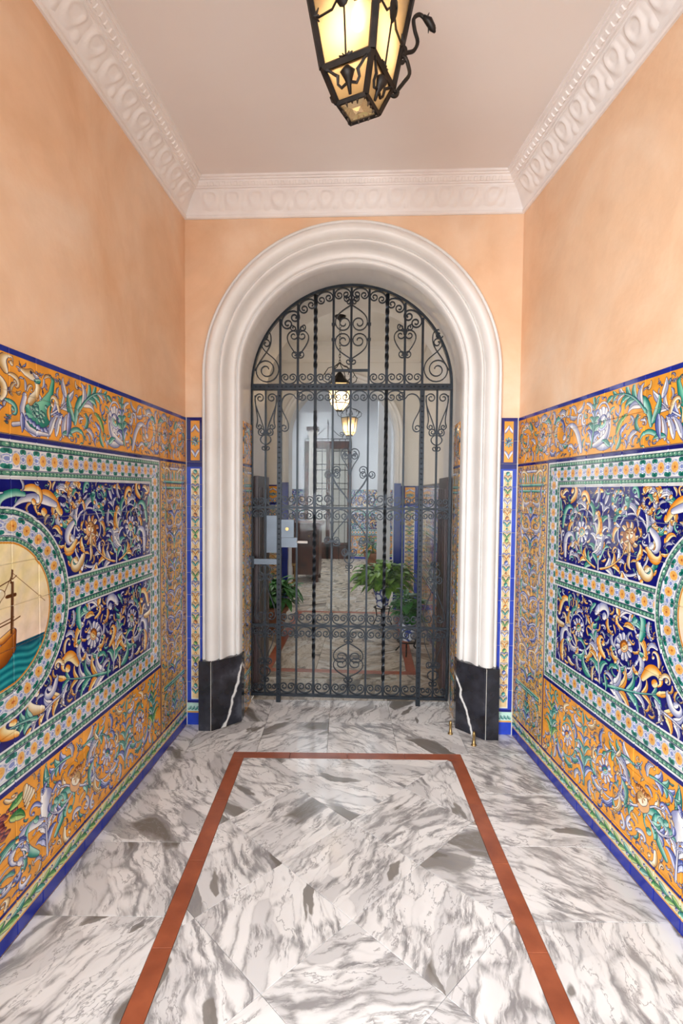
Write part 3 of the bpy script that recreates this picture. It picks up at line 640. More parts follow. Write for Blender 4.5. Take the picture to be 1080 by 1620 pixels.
def paint_strip():
    w = .115; cv = Canvas(w, 1.9, hexc('1f3fb4')); U, Z = cv.U, cv.Z; rng = np.random.default_rng(3); c = w/2
    cv.rect(.0, w, 1.6, 1.9, NAVY); cv.rect(.026, w-.026, 1.635, 1.88, ORANGE); cv.rect(.026, w-.026, .16, 1.59, hexc('e7e0cc')); cv.rect(.034, w-.034, .17, 1.575, hexc('e6c690'))
    cv.clip = ((U > .03) & (U < w-.03)).astype(np.float32); cv.mir = c
    volute(cv, c, 1.66, 2, .1, .01, 3, 'w'); volute(cv, c, 1.85, 4.2, .1, .01, -3, 'w'); rosette(cv, c, 1.755, .026, 8, 't', 't', 'b')
    z = .2; k = 0
    while z < 1.56:
        leaf(cv, c-.002, z, 2.1, .05, .008, 1.2, ['t', 'o', 'w', 'g'][k % 4], 9); volute(cv, c, z+.03, 2.6, .045, .005, 4, ['w', 'b', 'o'][k % 3])
        cv.blob(c, z+.05, [.013, .008][k % 2], *PAL[['t', 'r', 'b', 'o', 'g'][k % 5]]); z += .066; k += 1
    cv.mir = None; cv.clip = None
    cv.rect(0, w, .138, .152, NAVY); cv.rect(0, w, .085, .138, hexc('bfe0d2')); cv.rect(0, w, .078, .088, hexc('e0a050')); cv.rect(0, w, 0, .078, hexc('1f3fb4'))
    for k in range(5): leaf(cv, .005+.024*k, .1, .5, .03, .008, .8, 't', 9)
    return np.clip(cv.img, 0, 1)
# ---------------------------------------------------------------- painted tiles
M['tiles'] = image_mat('painted_wall_tiles', paint_wall())
M['strip'] = image_mat('painted_strip_tiles', paint_strip())
PANEL = 1.63                                # half of one painted panel; the other half mirrors it
def tile_mesh(corners, uvs, nrm, proud=.006, ch=.0022):
    # corners: four points of the face, ccw seen from the room; nrm: into the room
    P = [Vector(c) for c in corners]; n = Vector(nrm).normalized(); c = sum(P, Vector())/4
    front = [p + (c-p).normalized()*ch*1.4 + n*proud for p in P]; edge = [p + n*(proud-.0016) for p in P]; back = [p - n*.004 for p in P]
    me = bpy.data.meshes.new('tile'); me.from_pydata([tuple(v) for v in front+edge+back], [], [(0, 1, 2, 3)] + [(4+i, 4+(i+1) % 4, (i+1) % 4, i) for i in range(4)] + [(8+i, 8+(i+1) % 4, 4+(i+1) % 4, 4+i) for i in range(4)])
    uvl = me.uv_layers.new(name='UVMap'); idx = [0]*0
    allu = list(uvs)*3
    for l in me.loops: uvl.data[l.index].uv = allu[l.vertex_index]
    return me
def join_meshes(meshes, name):
    vs, fs, us = [], [], []
    for me in meshes:
        n = len(vs); vs += [tuple(v.co) for v in me.vertices]; fs += [tuple(i+n for i in p.vertices) for p in me.polygons]
        us += [tuple(d.uv) for d in me.uv_layers[0].data]
    m = bpy.data.meshes.new(name); m.from_pydata(vs, [], fs); ul = m.uv_layers.new(name='UVMap')
    for i, u in enumerate(us): ul.data[i].uv = u
    return m
GAP = .0013
def panel_u(u):
    u = u % (2*PANEL)
    return (u if u <= PANEL else 2*PANEL - u)/PANEL
def tile_wall(parent, p0, dirv, nrm, length, flip):
    # p0: foot of the corner with the arch wall; dirv: along the wall towards the street
    d = Vector(dirv).normalized(); seams = [0.004] + [.097 + RT*k for k in range(40)]
    far = []
    n_ = Vector(nrm).normalized(); A = Vector(p0); B = A + d*length; mb = MB()
    mb.add([A + n_*.002, B + n_*.002, (B.x + n_.x*.002, B.y + n_.y*.002, 1.9), (A.x + n_.x*.002, A.y + n_.y*.002, 1.9), A - n_*.02, B - n_*.02, (B.x - n_.x*.02, B.y - n_.y*.02, 1.9), (A.x - n_.x*.02, A.y - n_.y*.02, 1.9)], [(0, 1, 2, 3), (3, 2, 6, 7), (0, 3, 7, 4), (1, 5, 6, 2)])
    mb.build('grout_bed', M['grout'], parent)
    for k in range(len(seams)-1):
        a, b = seams[k] + GAP, seams[k+1] - GAP
        if a > length: break
        b = min(b, length)
        for r in range(14):
            z0, z1 = r*CT + .0006, (r+1)*CT - .0006
            A = Vector(p0) + d*a; B = Vector(p0) + d*b
            pts = [(A.x, A.y, z0), (B.x, B.y, z0), (B.x, B.y, z1), (A.x, A.y, z1)]
            ua, ub = panel_u(a), panel_u(b)
            if (a % (2*PANEL)) < PANEL < (b % (2*PANEL)): ub = 1.0
            uv = [(ua, z0/1.9), (ub, z0/1.9), (ub, z1/1.9), (ua, z1/1.9)]
            if flip: pts = pts[::-1]; uv = uv[::-1]
            me = tile_mesh(pts, uv, nrm)
            if k < 18: obj('tile', me, M['tiles'], parent)
            else: far.append(me)
    if far:
        o = obj('tile', join_meshes(far, 'tile'), M['tiles'], parent); o['kind'] = 'stuff'

# ---------------------------------------------------------------- side walls
def slab(name, poly, z0, z1, mat, label, cat):
    return tag(MB().prism(poly, z0, z1).build(name, mat), label, cat, kind='structure')
wl = slab('wall_left', [(left_x(D+.1), D+.1), (left_x(YF), YF), (left_x(YF)-.25, YF), (left_x(D)-.25, D+.1)], -.02, ZC+.02, M['stucco'], 'orange stucco wall above blue and orange painted tiles on the left', 'wall')
wr = slab('wall_right', [(right_x(D+.1), D+.1), (right_x(D)+.25, D+.1), (right_x(YF)+.25, YF), (right_x(YF), YF)], -.02, ZC+.02, M['stucco'], 'orange stucco wall above blue and orange painted tiles on the right', 'wall')
tile_wall(wl, (XL, D, 0), (AL, -1, 0), (1, AL, 0), 3.45, False)
tile_wall(wr, (XR, D, 0), (AR, -1, 0), (-1, -AR, 0), 3.48, True)

# street wall behind the photographer, with the open doorway that lets the daylight in
wf = thing('wall_front', 'street wall with the open doorway behind the photographer', 'wall', kind='structure')
xa_, xb_ = left_x(YF)-.25, right_x(YF)+.25
for a_, b_, c_, d_ in ((xa_, -1.0, 0, ZC), (1.12, xb_, 0, ZC), (-1.0, 1.12, 2.62, ZC)): MB().box(a_, b_, YF-.25, YF, c_-.02, d_+.1).build('masonry', M['stucco'], wf)

# ---------------------------------------------------------------- arch wall
def arch_ring(r, n=40, xc=XC, zs=ZS):
    return [(xc - r*math.cos(PI*i/n), zs + r*math.sin(PI*i/n)) for i in range(n+1)]
def arch_wall(mb, y, hole, x0, x1, z1, xc=XC, zs=ZS, flip=False, n=40):
    # flat wall face at depth y around an arched hole
    pts = arch_ring(hole, n, xc, zs); vs = []; fs = []
    def quad(a, b, c, d):
        k = len(vs); vs.extend([(p[0], y, p[1]) for p in (a, b, c, d)]); fs.append((k, k+1, k+2, k+3) if not flip else (k+3, k+2, k+1, k))
    quad((x0, 0), (xc-hole, 0), (xc-hole, zs), (x0, zs)); quad((xc+hole, 0), (x1, 0), (x1, zs), (xc+hole, zs))
    def outer(i):
        x = pts[i][0]; an = PI*i/n
        if an < PI/4: return (x0, zs + (z1-zs)*math.tan(an))
        if an > 3*PI/4: return (x1, zs + (z1-zs)*math.tan(PI-an))
        t = (an-PI/4)/(PI/2); return (x0 + (x1-x0)*t, z1)
    for i in range(n): quad(outer(i), pts[i], pts[i+1], outer(i+1))
    mb.add(vs, fs)
def arch_sweep(prof, z_base, xc=XC, zs=ZS, n=48, closed=False):
    # prof: list of (r, y); runs up the left jamb, round the arch, down the right jamb
    mb = MB(); m = len(prof); rows = []
    st = [('l', z_base)] + [('a', PI*i/n) for i in range(n+1)] + [('r', z_base)]
    for k, v in st:
        for r, y in prof:
            if k == 'l': rows.append((xc-r, y, v))
            elif k == 'r': rows.append((xc+r, y, v))
            else: rows.append((xc - r*math.cos(v), y, zs + r*math.sin(v)))
    fs = []
    for i in range(len(st)-1):
        for j in range(m-1 if not closed else m):
            j2 = (j+1) % m; fs.append((i*m+j, (i+1)*m+j, (i+1)*m+j2, i*m+j2))
    if closed: fs += [tuple(range(m)), tuple(reversed(range((len(st)-1)*m, len(st)*m)))]
    mb.add(rows, fs); return mb
YG = 3.55; YB = 4.05                        # gate plane, hall side of the arch wall
mb = MB(); x0, x1 = XL-.25, XR+.25
arch_wall(mb, D, .84, x0, x1, ZC+.02); wb = tag(mb.build('wall_back', M['stucco']), 'orange stucco wall around the white arch and gate', 'wall', kind='structure')
mb = MB(); arch_wall(mb, YB, .683, -2.0, 1.6, ZC+.02, flip=True)
o = mb.build('hall_side_face', M['hallwall'], wb)
o = arch_sweep([(.84, D), (.84, 3.30), (.683, 3.292), (.683, YB)], 0).build('reveal', M['white'], wb, True)
for p in o.data.polygons: p.use_smooth = False
# ---- archivolt: fillet, fat torus, groove, deep ogee, inner bead on a splay
prof = [(.886, D+.02), (.886, 3.128), (.880, 3.118), (.872, 3.117), (.869, 3.140), (.864, 3.114), (.852, 3.100), (.838, 3.094), (.822, 3.096), (.808, 3.104), (.797, 3.117), (.792, 3.131), (.7875, 3.168), (.7835, 3.136), (.776, 3.127), (.768, 3.133), (.760, 3.156), (.752, 3.184), (.742, 3.204), (.731, 3.214), (.720, 3.217), (.712, 3.216), (.707, 3.228), (.704, 3.252), (.699, 3.236), (.691, 3.236), (.685, 3.248), (.681, 3.268), (.679, 3.30)]
arch = thing('trim_arch', 'white moulded plaster arch with black marble feet around the gate', 'arch', kind='structure')
arch_sweep(prof, .42).build('moulding', M['white'], arch, True)
def plinth_slab(poly, z1=.425): return MB().prism(poly, 0, z1, .003).build('marble_slab', M['black'], arch)
G = .0012
plinth_slab([(-1.013, D+.03), (-1.013, 3.083), (-.9385, 3.083), (-.9385, D+.03)])
plinth_slab([(-.936, D+.02), (-.936, 3.083), (-.925, 3.088), (-.785, 3.232), (-.787, 3.31)])
plinth_slab([(.779, D+.03), (.7045, D+.03), (.7045, 3.083), (.779, 3.083)])
plinth_slab([(.702, D+.02), (.553, 3.31), (.551, 3.232), (.691, 3.088), (.702, 3.083)])
MB().box(-.9388, -.9358, 3.0835, D, .0, .42).build('joint', M['grout'], arch); MB().box(.7018, .7048, 3.0835, D, .0, .42).build('joint', M['grout'], arch)
# ---- narrow painted strips beside the arch
def strip(x0, x1, flip):
    for r in range(14):
        z0, z1 = r*CT+.0009, (r+1)*CT-.0009
        ua, ub = (0, 1) if not flip else (1, 0)
        me = tile_mesh([(x0, D, z0), (x1, D, z0), (x1, D, z1), (x0, D, z1)], [(ua, z0/1.9), (ub, z0/1.9), (ub, z1/1.9), (ua, z1/1.9)], (0, -1, 0))
        obj('tile', me, M['strip'], wb)
for xa_, xb_ in ((XL, -1.0), (.77, XR)): MB().box(xa_, xb_, D-.002, D+.02, 0, 1.9).build('grout_bed', M['grout'], wb)
strip(XL+.010, -1.004, False); strip(.772, XR-.010, True)
# ---- tiled lower jambs inside the arch
for sd in (-1, 1):
    X = XC + sd*.683
    for k, (a, b) in enumerate(((3.312, 3.445), (3.447, 3.54))):
        for r in range(14):
            z0, z1 = r*CT+.0009, (r+1)*CT-.0009; ua, ub = ((.03+(a-3.312))/PANEL, (.03+(b-3.312))/PANEL)
            zz0, zz1 = .13/1.9 + z0/1.9*.92, .13/1.9 + z1/1.9*.92
            pts = [(X, a, z0), (X, b, z0), (X, b, z1), (X, a, z1)]; uv = [(ua, zz0), (ub, zz0), (ub, zz1), (ua, zz1)]
            if sd > 0: pts, uv = pts[::-1], uv[::-1]
            obj('tile', tile_mesh(pts, uv, (-sd, 0, 0)), M['tiles'], wb)
# ---- wooden door leaves folded back against the jambs beyond the gate
for sd in (-1, 1):
    X = XC + sd*.683
    dl = thing('door_'+('1' if sd < 0 else '2'), 'low dark wooden leaf folded against the %s jamb behind the gate' % ('left' if sd < 0 else 'right'), 'door', kind='structure')
    MB().box(min(X-sd*.004, X-sd*.034), max(X-sd*.004, X-sd*.034), 3.62, 4.02, .02, 1.56).build('leaf', M['darkwood'], dl)
    for k in range(4):
        MB().box(min(X-sd*.034, X-sd*.042), max(X-sd*.034, X-sd*.042), 3.64+.095*k, 3.715+.095*k, .1, 1.48).build('panel', M['darkwood'], dl)

# ---------------------------------------------------------------- ceiling and cornice
cl = slab('ceiling', [(left_x(YF)-.2, YF), (right_x(YF)+.2, YF), (right_x(D)+.2, D+.15), (left_x(D)-.2, D+.15)], ZC, ZC+.1, M['ceiling'], 'plain white plaster ceiling over the tiled entrance', 'ceiling')
cprof = [(0, 3.075), (.010, 3.075), (.016, 3.080), (.016, 3.092), (.010, 3.096), (.014, 3.104), (.024, 3.118), (.040, 3.142), (.058, 3.166), (.076, 3.184), (.092, 3.194), (.094, 3.200), (.104, 3.200), (.106, 3.207), (.114, 3.210), (.124, 3.220), (.128, 3.230), (.138, 3.231), (.139, 3.238), (.150, 3.240), (.152, 3.252)]
def offset_line(c):
    # inner corner points of the cornice path offset c into the room
    nl = Vector((1, AL)).normalized(); nr = Vector((-1, -AR)).normalized()
    yb = D - c
    def xl(y): return left_x(y) + c*math.hypot(1, AL)
    def xr(y): return right_x(y) - c*math.hypot(1, AR)
    return [(xl(YF), YF), (xl(yb), yb), (xr(yb), yb), (xr(YF), YF)]
cor = thing('trim_cornice', 'white plaster cornice with carved leaf band around the ceiling', 'cornice', kind='structure')
for seg in range(3):
    mb = MB(); vs = []
    for c, z in cprof:
        ln = offset_line(c); a, b = ln[seg], ln[seg+1]; vs += [(a[0], a[1], z), (b[0], b[1], z)]
    mb.add(vs, [(2*i, 2*i+1, 2*i+3, 2*i+2) for i in range(len(cprof)-1)])
    mb.build('moulding', M['cornice'], cor)
# carved leaf: a curled shell leaf lying in the cove (x along, origin at wall line)
def cove(v):
    # v 0..1 across the cove -> (c, z, normal c, normal z)
    P = [(.016, 3.106), (.040, 3.142), (.058, 3.166), (.076, 3.184), (.092, 3.194)]; t = v*(len(P)-1); i = min(int(t), len(P)-2); f = t-i
    c = P[i][0]+(P[i+1][0]-P[i][0])*f; z = P[i][1]+(P[i+1][1]-P[i][1])*f
    return c, z, .75, -.66
def carved_leaf():
    # one repeat of the band: a curled shell leaf, a ribbed half leaf beside it, an egg below
    mb = MB(); nu, nv = 19, 11; vs = []
    for i in range(nu):
        x = -.068 + .136*i/(nu-1)
        for j in range(nv):
            v = j/(nv-1)
            def el(cx, cv, rx, rv):
                dx = (x - cx + .068) % .136 - .068; dx = x-cx if abs(x-cx) < .068 else dx
                return math.hypot(dx/rx, (v-cv)/rv)
            e = el(-.012+.016*(v-.5), .56, .040, .40); h = .011*math.exp(-((e-.92)/.22)**2) + .005*max(0, 1-e) + .0015*max(0, 1-e)*math.cos(x*420)
            e2 = el(.050-.02*(v-.5), .66, .024, .30); h += .008*max(0, 1-e2*e2)*(.75+.25*math.cos((x-.05)*700))
            e3 = el(.046, .16, .020, .12); h += .010*max(0, 1-e3*e3)
            if j in (0, nv-1): h = -.003
            c, z, nc, nz = cove(.01+.98*v); vs.append((x, -(c + nc*(h+.0012)), z + nz*(h+.0012)))
    mb.add(vs, [(i*nv+j, (i+1)*nv+j, (i+1)*nv+j+1, i*nv+j+1) for i in range(nu-1) for j in range(nv-1)])
    return mb.mesh('carved_leaf', True)
def bead():
    mb = MB(); mb.add([(-.011, -.108, 3.208), (.011, -.108, 3.208), (.011, -.124, 3.226), (-.011, -.124, 3.226), (-.007, -.116, 3.205), (.007, -.116, 3.205), (.007, -.128, 3.219), (-.007, -.128, 3.219)],
        [(4, 5, 1, 0), (5, 6, 2, 1), (6, 7, 3, 2), (7, 4, 0, 3), (4, 7, 6, 5)]); return mb
lm = carved_leaf(); bd = bead(); lm.materials.append(M['cornice'])
def cornice_run(p, q, ang, inset):
    p, q = Vector(p), Vector(q); L = (q-p).length; d = (q-p)/L; n = int((L-2*inset)/.136); s0 = (L - n*.136)/2
    for k in range(n):
        pos = p + d*(s0 + (k+.5)*.136)
        for me, nm, sh in ((lm, 'carved_leaf', 0),):
            o = obj(nm, me, None, cor); o.location = (pos.x + d.x*sh, pos.y + d.y*sh, 0); o.rotation_euler = (0, 0, ang)
    nb = int((L-.3)/.034); mb = MB(); ca, sa = math.cos(ang), math.sin(ang)
    for k in range(nb):
        pos = p + d*((L-nb*.034)/2 + (k+.5)*.034)
        mb.add([(pos.x + x*ca - y*sa, pos.y + x*sa + y*ca, z) for x, y, z in bd.v], bd.f)
    mb.build('bead_row', M['cornice'], cor)['kind'] = 'stuff'
cornice_run((XL, D), (XR, D), 0, .06)
cornice_run((left_x(YF), YF), (XL, D), math.atan2(1, -AL), .06)
cornice_run((XR, D), (right_x(YF), YF), math.atan2(-1, AR), .06)

# ---------------------------------------------------------------- floor
PH = .047; FE = Vector((math.cos(PH), math.sin(PH))); FN = Vector((-math.sin(PH), math.cos(PH))); FO = Vector((.527, 2.906))   # floor pattern axes, right back corner of the red border
BW, BT = 1.262, .066
def fl(a, b): p = FO + FE*a + FN*b; return (p.x, p.y)
floor = tag(MB().prism([(left_x(YF)-.1, YF), (right_x(YF)+.1, YF), (XR+.1, D+.05), (.62, D+.05), (.62, 4.2), (-.85, 4.2), (-.85, D+.05), (XL-.1, D+.05)], -.06, -.009).build('floor', M['grout']), 'white and grey veined marble floor with a thin red stone border', 'floor', kind='structure')
def in_room(poly, door=False):
    if door:
        for a, b, c in ((-1, 0, -(XC-.683)), (1, 0, XC+.683), (0, 1, 4.06)): poly = clip_poly(poly, a, b, c) if len(poly) > 2 else poly
    else:
        poly = clip_poly(poly, -1, -AL, -(XL + AL*D) - .006)
        if len(poly) > 2: poly = clip_poly(poly, 1, AR, XR + AR*D - .006)
    if len(poly) > 2: poly = clip_poly(poly, 0, -1, -YF)
    return poly
def floor_piece(poly, mat, name='tile', par=floor, zt=0.0, gap=.0008):
    if len(poly) < 3: return
    poly = shrink(poly, gap)
    if len(poly) < 3 or abs(poly_area(poly)) < 4e-4: return
    if poly_area(poly) < 0: poly = poly[::-1]
    MB().prism(poly, zt-.012, zt, .0008).build(name, mat, par)
S = .38
# red border, laid in lengths
nB = 4
for k in range(nB): floor_piece([fl(-BW + BW*k/nB, -BT), fl(-BW + BW*(k+1)/nB, -BT), fl(-BW + BW*(k+1)/nB, 0), fl(-BW + BW*k/nB, 0)], M['red'], 'border_strip')
for k in range(8):
    b0, b1 = -BT - S*1.05*k, -BT - S*1.05*(k+1)
    for a0, a1 in ((-BT, 0), (-BW, -BW+BT)): floor_piece(in_room([fl(a0, b1), fl(a1, b1), fl(a1, b0), fl(a0, b0)]), M['red'], 'border_strip')
# field laid on the diagonal
hd = S*math.sqrt(2)/2
ref = Vector((-.04, 1.735)) - FO; ra, rb = ref.dot(FE), ref.dot(FN)
for i in range(-9, 10):
    for j in range(-9, 10):
        ca = ra + (i-j)*hd; cb = rb + (i+j)*hd + hd
        q = [(ca-hd, cb), (ca, cb-hd), (ca+hd, cb), (ca, cb+hd)]
        for A_, B_, C_ in ((-1, 0, BW-BT), (1, 0, -BT), (0, 1, -BT)):
            q = clip_poly(q, A_, B_, C_) if len(q) > 2 else q
        if len(q) > 2: floor_piece(in_room([fl(*p) for p in q]), M['marble'])
# squares outside the border
for k in range(9):
    b1, b0 = -S*k, -S*(k+1)
    floor_piece(in_room([fl(0, b0), fl(.7, b0), fl(.7, b1), fl(0, b1)]), M['marble'])
    floor_piece(in_room([fl(-BW-.7, b0), fl(-BW, b0), fl(-BW, b1), fl(-BW-.7, b1)]), M['marble'])
a_ref = (Vector((.16, 3.3)) - FO).dot(FE)
for k in range(-5, 4):
    a0, a1 = a_ref + .395*(k-1), a_ref + .395*k
    floor_piece(in_room([fl(a0, 0), fl(a1, 0), fl(a1, .385), fl(a0, .385)]), M['marble'])
    floor_piece(in_room([fl(a0, .385), fl(a1, .385), fl(a1, .735), fl(a0, .735)], True), M['marble'])
    floor_piece(in_room([fl(a0, .735), fl(a1, .735), fl(a1, 1.15), fl(a0, 1.15)], True), M['marble_hall'])
# pavement outside the street door, behind the photographer
slab('pavement', [(-5, -7), (5, -7), (5, YF), (-5, YF)], -.2, -.06, mottled('pavement_stone', lin('9a958e'), lin('aaa59e'), 4, .8), 'grey stone street pavement outside the open entrance', 'pavement')
# two small brass floor stops at the right foot of the arch
for x, y in ((.509, 3.15), (.622, 3.015)):
    t = thing('floor_stop', 'short brass floor stop %s the black marble foot' % ('nearest the gate beside' if x < .6 else 'standing in front of'), 'door stop', (x, y, 0), group='brass floor stops')
    MB().lathe([(.016, 0), (.016, .004), (.009, .008), (.007, .05), (.010, .055), (.008, .075), (.003, .082)], 0, 0, 12).build('post', M['brass'], t, True)
# ---------------------------------------------------------------- wrought iron gate
gate = thing('iron_gate', 'dark grey wrought iron gate with scrollwork filling the white arch', 'gate', (0, YG, 0))
GX = -.127; GR = .668; IR = M['iron']
def volute2d(p, head, r0, turns, hand, shrinkf=.8):
    pts = []; x, z = p; n = max(8, int(turns*16)); th = head; dphi = turns*2*PI/n
    for i in range(n):
        r = r0*(1 - shrinkf*i/n); th += hand*dphi/2; x += math.cos(th)*r*dphi; z += math.sin(th)*r*dphi; th += hand*dphi/2; pts.append((x, z))
    return pts
def bez(p0, p1, p2, p3, n=14):
    out = []
    for i in range(n+1):
        t = i/n; a = (1-t)**3; b = 3*t*(1-t)**2; c = 3*t*t*(1-t); d = t**3
        out.append((a*p0[0]+b*p1[0]+c*p2[0]+d*p3[0], a*p0[1]+b*p1[1]+c*p2[1]+d*p3[1]))
    return out
def scroll_path(P, v0=None, v1=None, n=14):
    # bezier stroke with an optional volute (r, turns, hand) grown on either end
    b = bez(*P, n=n); pts = list(b)
    if v1: pts += volute2d(P[3], math.atan2(P[3][1]-P[2][1], P[3][0]-P[2][0]), *v1)
    if v0: pts = volute2d(P[0], math.atan2(P[0][1]-P[1][1], P[0][0]-P[1][0]), *v0)[::-1] + pts
    return pts
SCR = {}
def put_scroll(key, fn, x, z, ang=0.0, mx=1, sc=1.0, nm='scroll'):
    if key not in SCR:
        me = MB().ribbon(fn(), .0068, .013).mesh('scroll'); me.materials.append(IR); SCR[key] = me
    o = obj(nm, SCR[key], None, gate); o.location = (x, 0, z); o.rotation_euler = (0, ang, 0); o.scale = (sc*mx, 1, sc)
    return o
def c_scroll(w, h):
    # lies on its back: two volutes curl in and down between its raised arms
    return lambda: scroll_path(((-w*.47, h*.42), (-w*.47, -h*.12), (w*.47, -h*.12), (w*.47, h*.42)), (w*.235, 1.35, -1), (w*.235, 1.35, 1))
def bar(x, z0, z1, w=.013, nm='bar', d=None):
    d = d or w
    return MB().box(x-w/2, x+w/2, -d/2, d/2, z0, z1).build(nm, IR, gate)
def twisted(x, z0, z1, zt0, zt1, w=.017):
    mb = MB(); zs = [z0, zt0] + [zt0 + (zt1-zt0)*i/110 for i in range(1, 110)] + [zt1, z1]; vs = []
    for z in zs:
        t = min(max((z-zt0)/(zt1-zt0), 0), 1); a = t*(zt1-zt0)/.118*PI + PI/4
        for j in range(4): vs.append((x + w*.7071*math.cos(a + j*PI/2), w*.7071*math.sin(a + j*PI/2), z))
    n = len(zs); mb.add(vs, [(i*4+j, i*4+(j+1) % 4, (i+1)*4+(j+1) % 4, (i+1)*4+j) for i in range(n-1) for j in range(4)])
    return mb.build('twisted_bar', IR, gate)
def collar(x, z):
    if 'collar' not in SCR:
        me = MB().box(-.012, .012, -.012, .012, -.008, .008).mesh('collar'); me.materials.append(IR); SCR['collar'] = me
    o = obj('collar', SCR['collar'], None, gate); o.location = (x, 0, z)
def arc_z(x, r=GR-.012): return ZS + math.sqrt(max(0, r*r - (x-GX)**2))
ZT = 2.155; Z0 = .045
# frame: jamb bars and the arch bar in one bent iron
mb = MB(); pts = [(GX-GR, Z0)] + [(GX - GR*math.cos(PI*i/48), ZS + GR*math.sin(PI*i/48)) for i in range(49)] + [(GX+GR, Z0)]
mb.ribbon(pts, .017, .028).build('arch_frame', IR, gate)
MB().box(GX-GR, GX+GR, -.022, .022, ZT-.019, ZT+.019).build('transom', IR, gate)
mbv = MB()
for k in range(44):
    x = GX-GR+.03 + k*(2*GR-.06)/43; mbv.lathe([(.0065, 0), (.0062, .002), (.003, .004)], 0, 0, 6); s_ = mbv.v[-18:]; del mbv.v[-18:]; mbv.v += [(x+a, -.022-c, ZT+b) for a, b, c in s_]
mbv.build('rivet_row', IR, gate)['kind'] = 'stuff'
PL, PR = -.605, .349
for x, w in ((PL, .030), (PR, .030)): bar(x, 0.004, ZT-.019, w, 'post')
for x in (PL, PR):
    mbv = MB()
    for k in range(60):
        z = .06 + k*.0345; mbv.lathe([(.006, 0), (.003, .004)], 0, 0, 6); s_ = mbv.v[-12:]; del mbv.v[-12:]; mbv.v += [(x+a, -.015-c, z+b) for a, b, c in s_]
    mbv.build('rivet_row', IR, gate)['kind'] = 'stuff'
LB = [-.484, -.365, -.246, GX, -.008, .111, .230]           # bars of the door leaf
for i, x in enumerate(LB):
    if i in (1, 5): twisted(x, Z0+.01, ZT-.019, .30 if i == 1 else .16, 1.30, .017); 
    else: bar(x, Z0+.01, ZT-.019, .013)
for i in (1, 5):
    twisted(LB[i], 1.36, 2.0, 1.44, 1.99, .0185)
for x in (-.700, .448): bar(x, Z0+.01, ZT-.019, .013)
UB = [PL+.002, -.484, -.366, -.246, GX, -.008, .111, .230, .347]
for i, x in enumerate(UB):
    if i in (2, 6): twisted(x, ZT+.019, arc_z(x), 2.27, arc_z(x)-.06, .019)
    else: bar(x, ZT+.019, arc_z(x), .015)
def rail(x0, x1, z, w=.015, nm='rail', d=.016): return MB().box(x0, x1, -d/2, d/2, z-w/2, z+w/2).build(nm, IR, gate)
JL, JR = GX-GR, GX+GR
for a, b in ((JL, PL), (PL, PR), (PR, JR)):
    for z in (1.344, .538): rail(a, b, z)
    rail(a, b, Z0+.01, .02, 'rail', .02)
rail(-.246, -.008, 2.266, .016); bar(-.240, 2.174, 2.266, .012); 
for x in LB + [-.700, .448]:
    for z in ((1.395, 1.245) if x in (LB[2], LB[3], LB[4], LB[6]) else (1.39,)): collar(x, z)
    collar(x, .62); collar(x, .46)
# ---- rows of C scrolls
bays = [PL] + LB + [PR]
mid = [((a+b)/2, b-a) for a, b in zip(bays[:-1], bays[1:])]
cs = c_scroll(.108, .098)
for i, (x, w) in enumerate(mid):
    put_scroll('c', cs, x, Z0+.024)                                    # foot row
    put_scroll('c', cs, x, .548); put_scroll('c', cs, x, .528, PI)     # knee rail, above and below
    if i in (0, 1, 2, 5, 6, 7):
        put_scroll('c', cs, x, 1.354) if i not in (2, 5) else put_scroll('c', cs, x, 1.354, sc=1.15)
    put_scroll('c', cs, x, 1.334, PI)
    if i not in (0, 7): put_scroll('c', cs, x, ZT-.022, PI)
ub = list(zip(UB[:-1], UB[1:]))
for i, (a, b) in enumerate(ub):
    if i not in (3, 4): put_scroll('c', cs, (a+b)/2, ZT+.021)
    # row hung under the arch bar
    xm = (a+b)/2; an = math.asin((xm-GX)/(GR-.05)); ch = math.hypot(b-a, arc_z(b)-arc_z(a))
    put_scroll('c', cs, GX + (GR-.012)*math.sin(an), ZS + (GR-.012)*math.cos(an), PI + an, sc=min(ch/.118, 1.32))
cw = c_scroll(.082, .085)
for xs in ((JL, -.700), (-.700, PL), (PR, .448), (.448, JR)):
    x = sum(xs)/2
    for z, an in ((Z0+.024, 0), (1.354, 0), (1.334, PI), (.528, PI)): put_scroll('cw', cw, x, z, an)
# ---- hearts on the upper bars
def half_heart(): return scroll_path(((.004, -.075), (.05, -.01), (.098, .045), (.055, .085)), (.026, 1.3, -1), (.034, 1.35, 1))
def small_c(): return scroll_path(((.012, -.02), (.01, .01), (.03, .04), (.048, .03)), None, (.022, 1.3, -1))
for x in (-.484, .230):
    for mx in (1, -1):
        put_scroll('hh', half_heart, x, 2.435, mx=mx); put_scroll('sc', lambda: scroll_path(((.006, -.03), (.004, .02), (.05, .06), (.05, .02)), None, (.020, 1.2, -1)), x, 2.53, mx=mx)
    collar(x, 2.365); collar(x, 2.515)
# ---- lyre in the crown of the arch
def lyre(): return scroll_path(((.006, -.095), (.06, -.06), (.118, -.03), (.104, .03)), (.022, 1.3, 1), (.052, 1.5, 1))
for mx in (1, -1):
    put_scroll('ly', lyre, GX, 2.44, mx=mx)
    o = put_scroll('ly', lyre, GX, 2.60, mx=mx); o.scale = (mx, 1, -1)
    put_scroll('sc2', lambda: scroll_path(((.006, -.02), (.004, .02), (.05, .05), (.05, .015)), None, (.020, 1.2, -1)), GX, 2.725, mx=mx)
for z in (2.335, 2.705): collar(GX, z)
for x in (-.246, -.008):
    for z in (2.47, 2.57): collar(x, z)
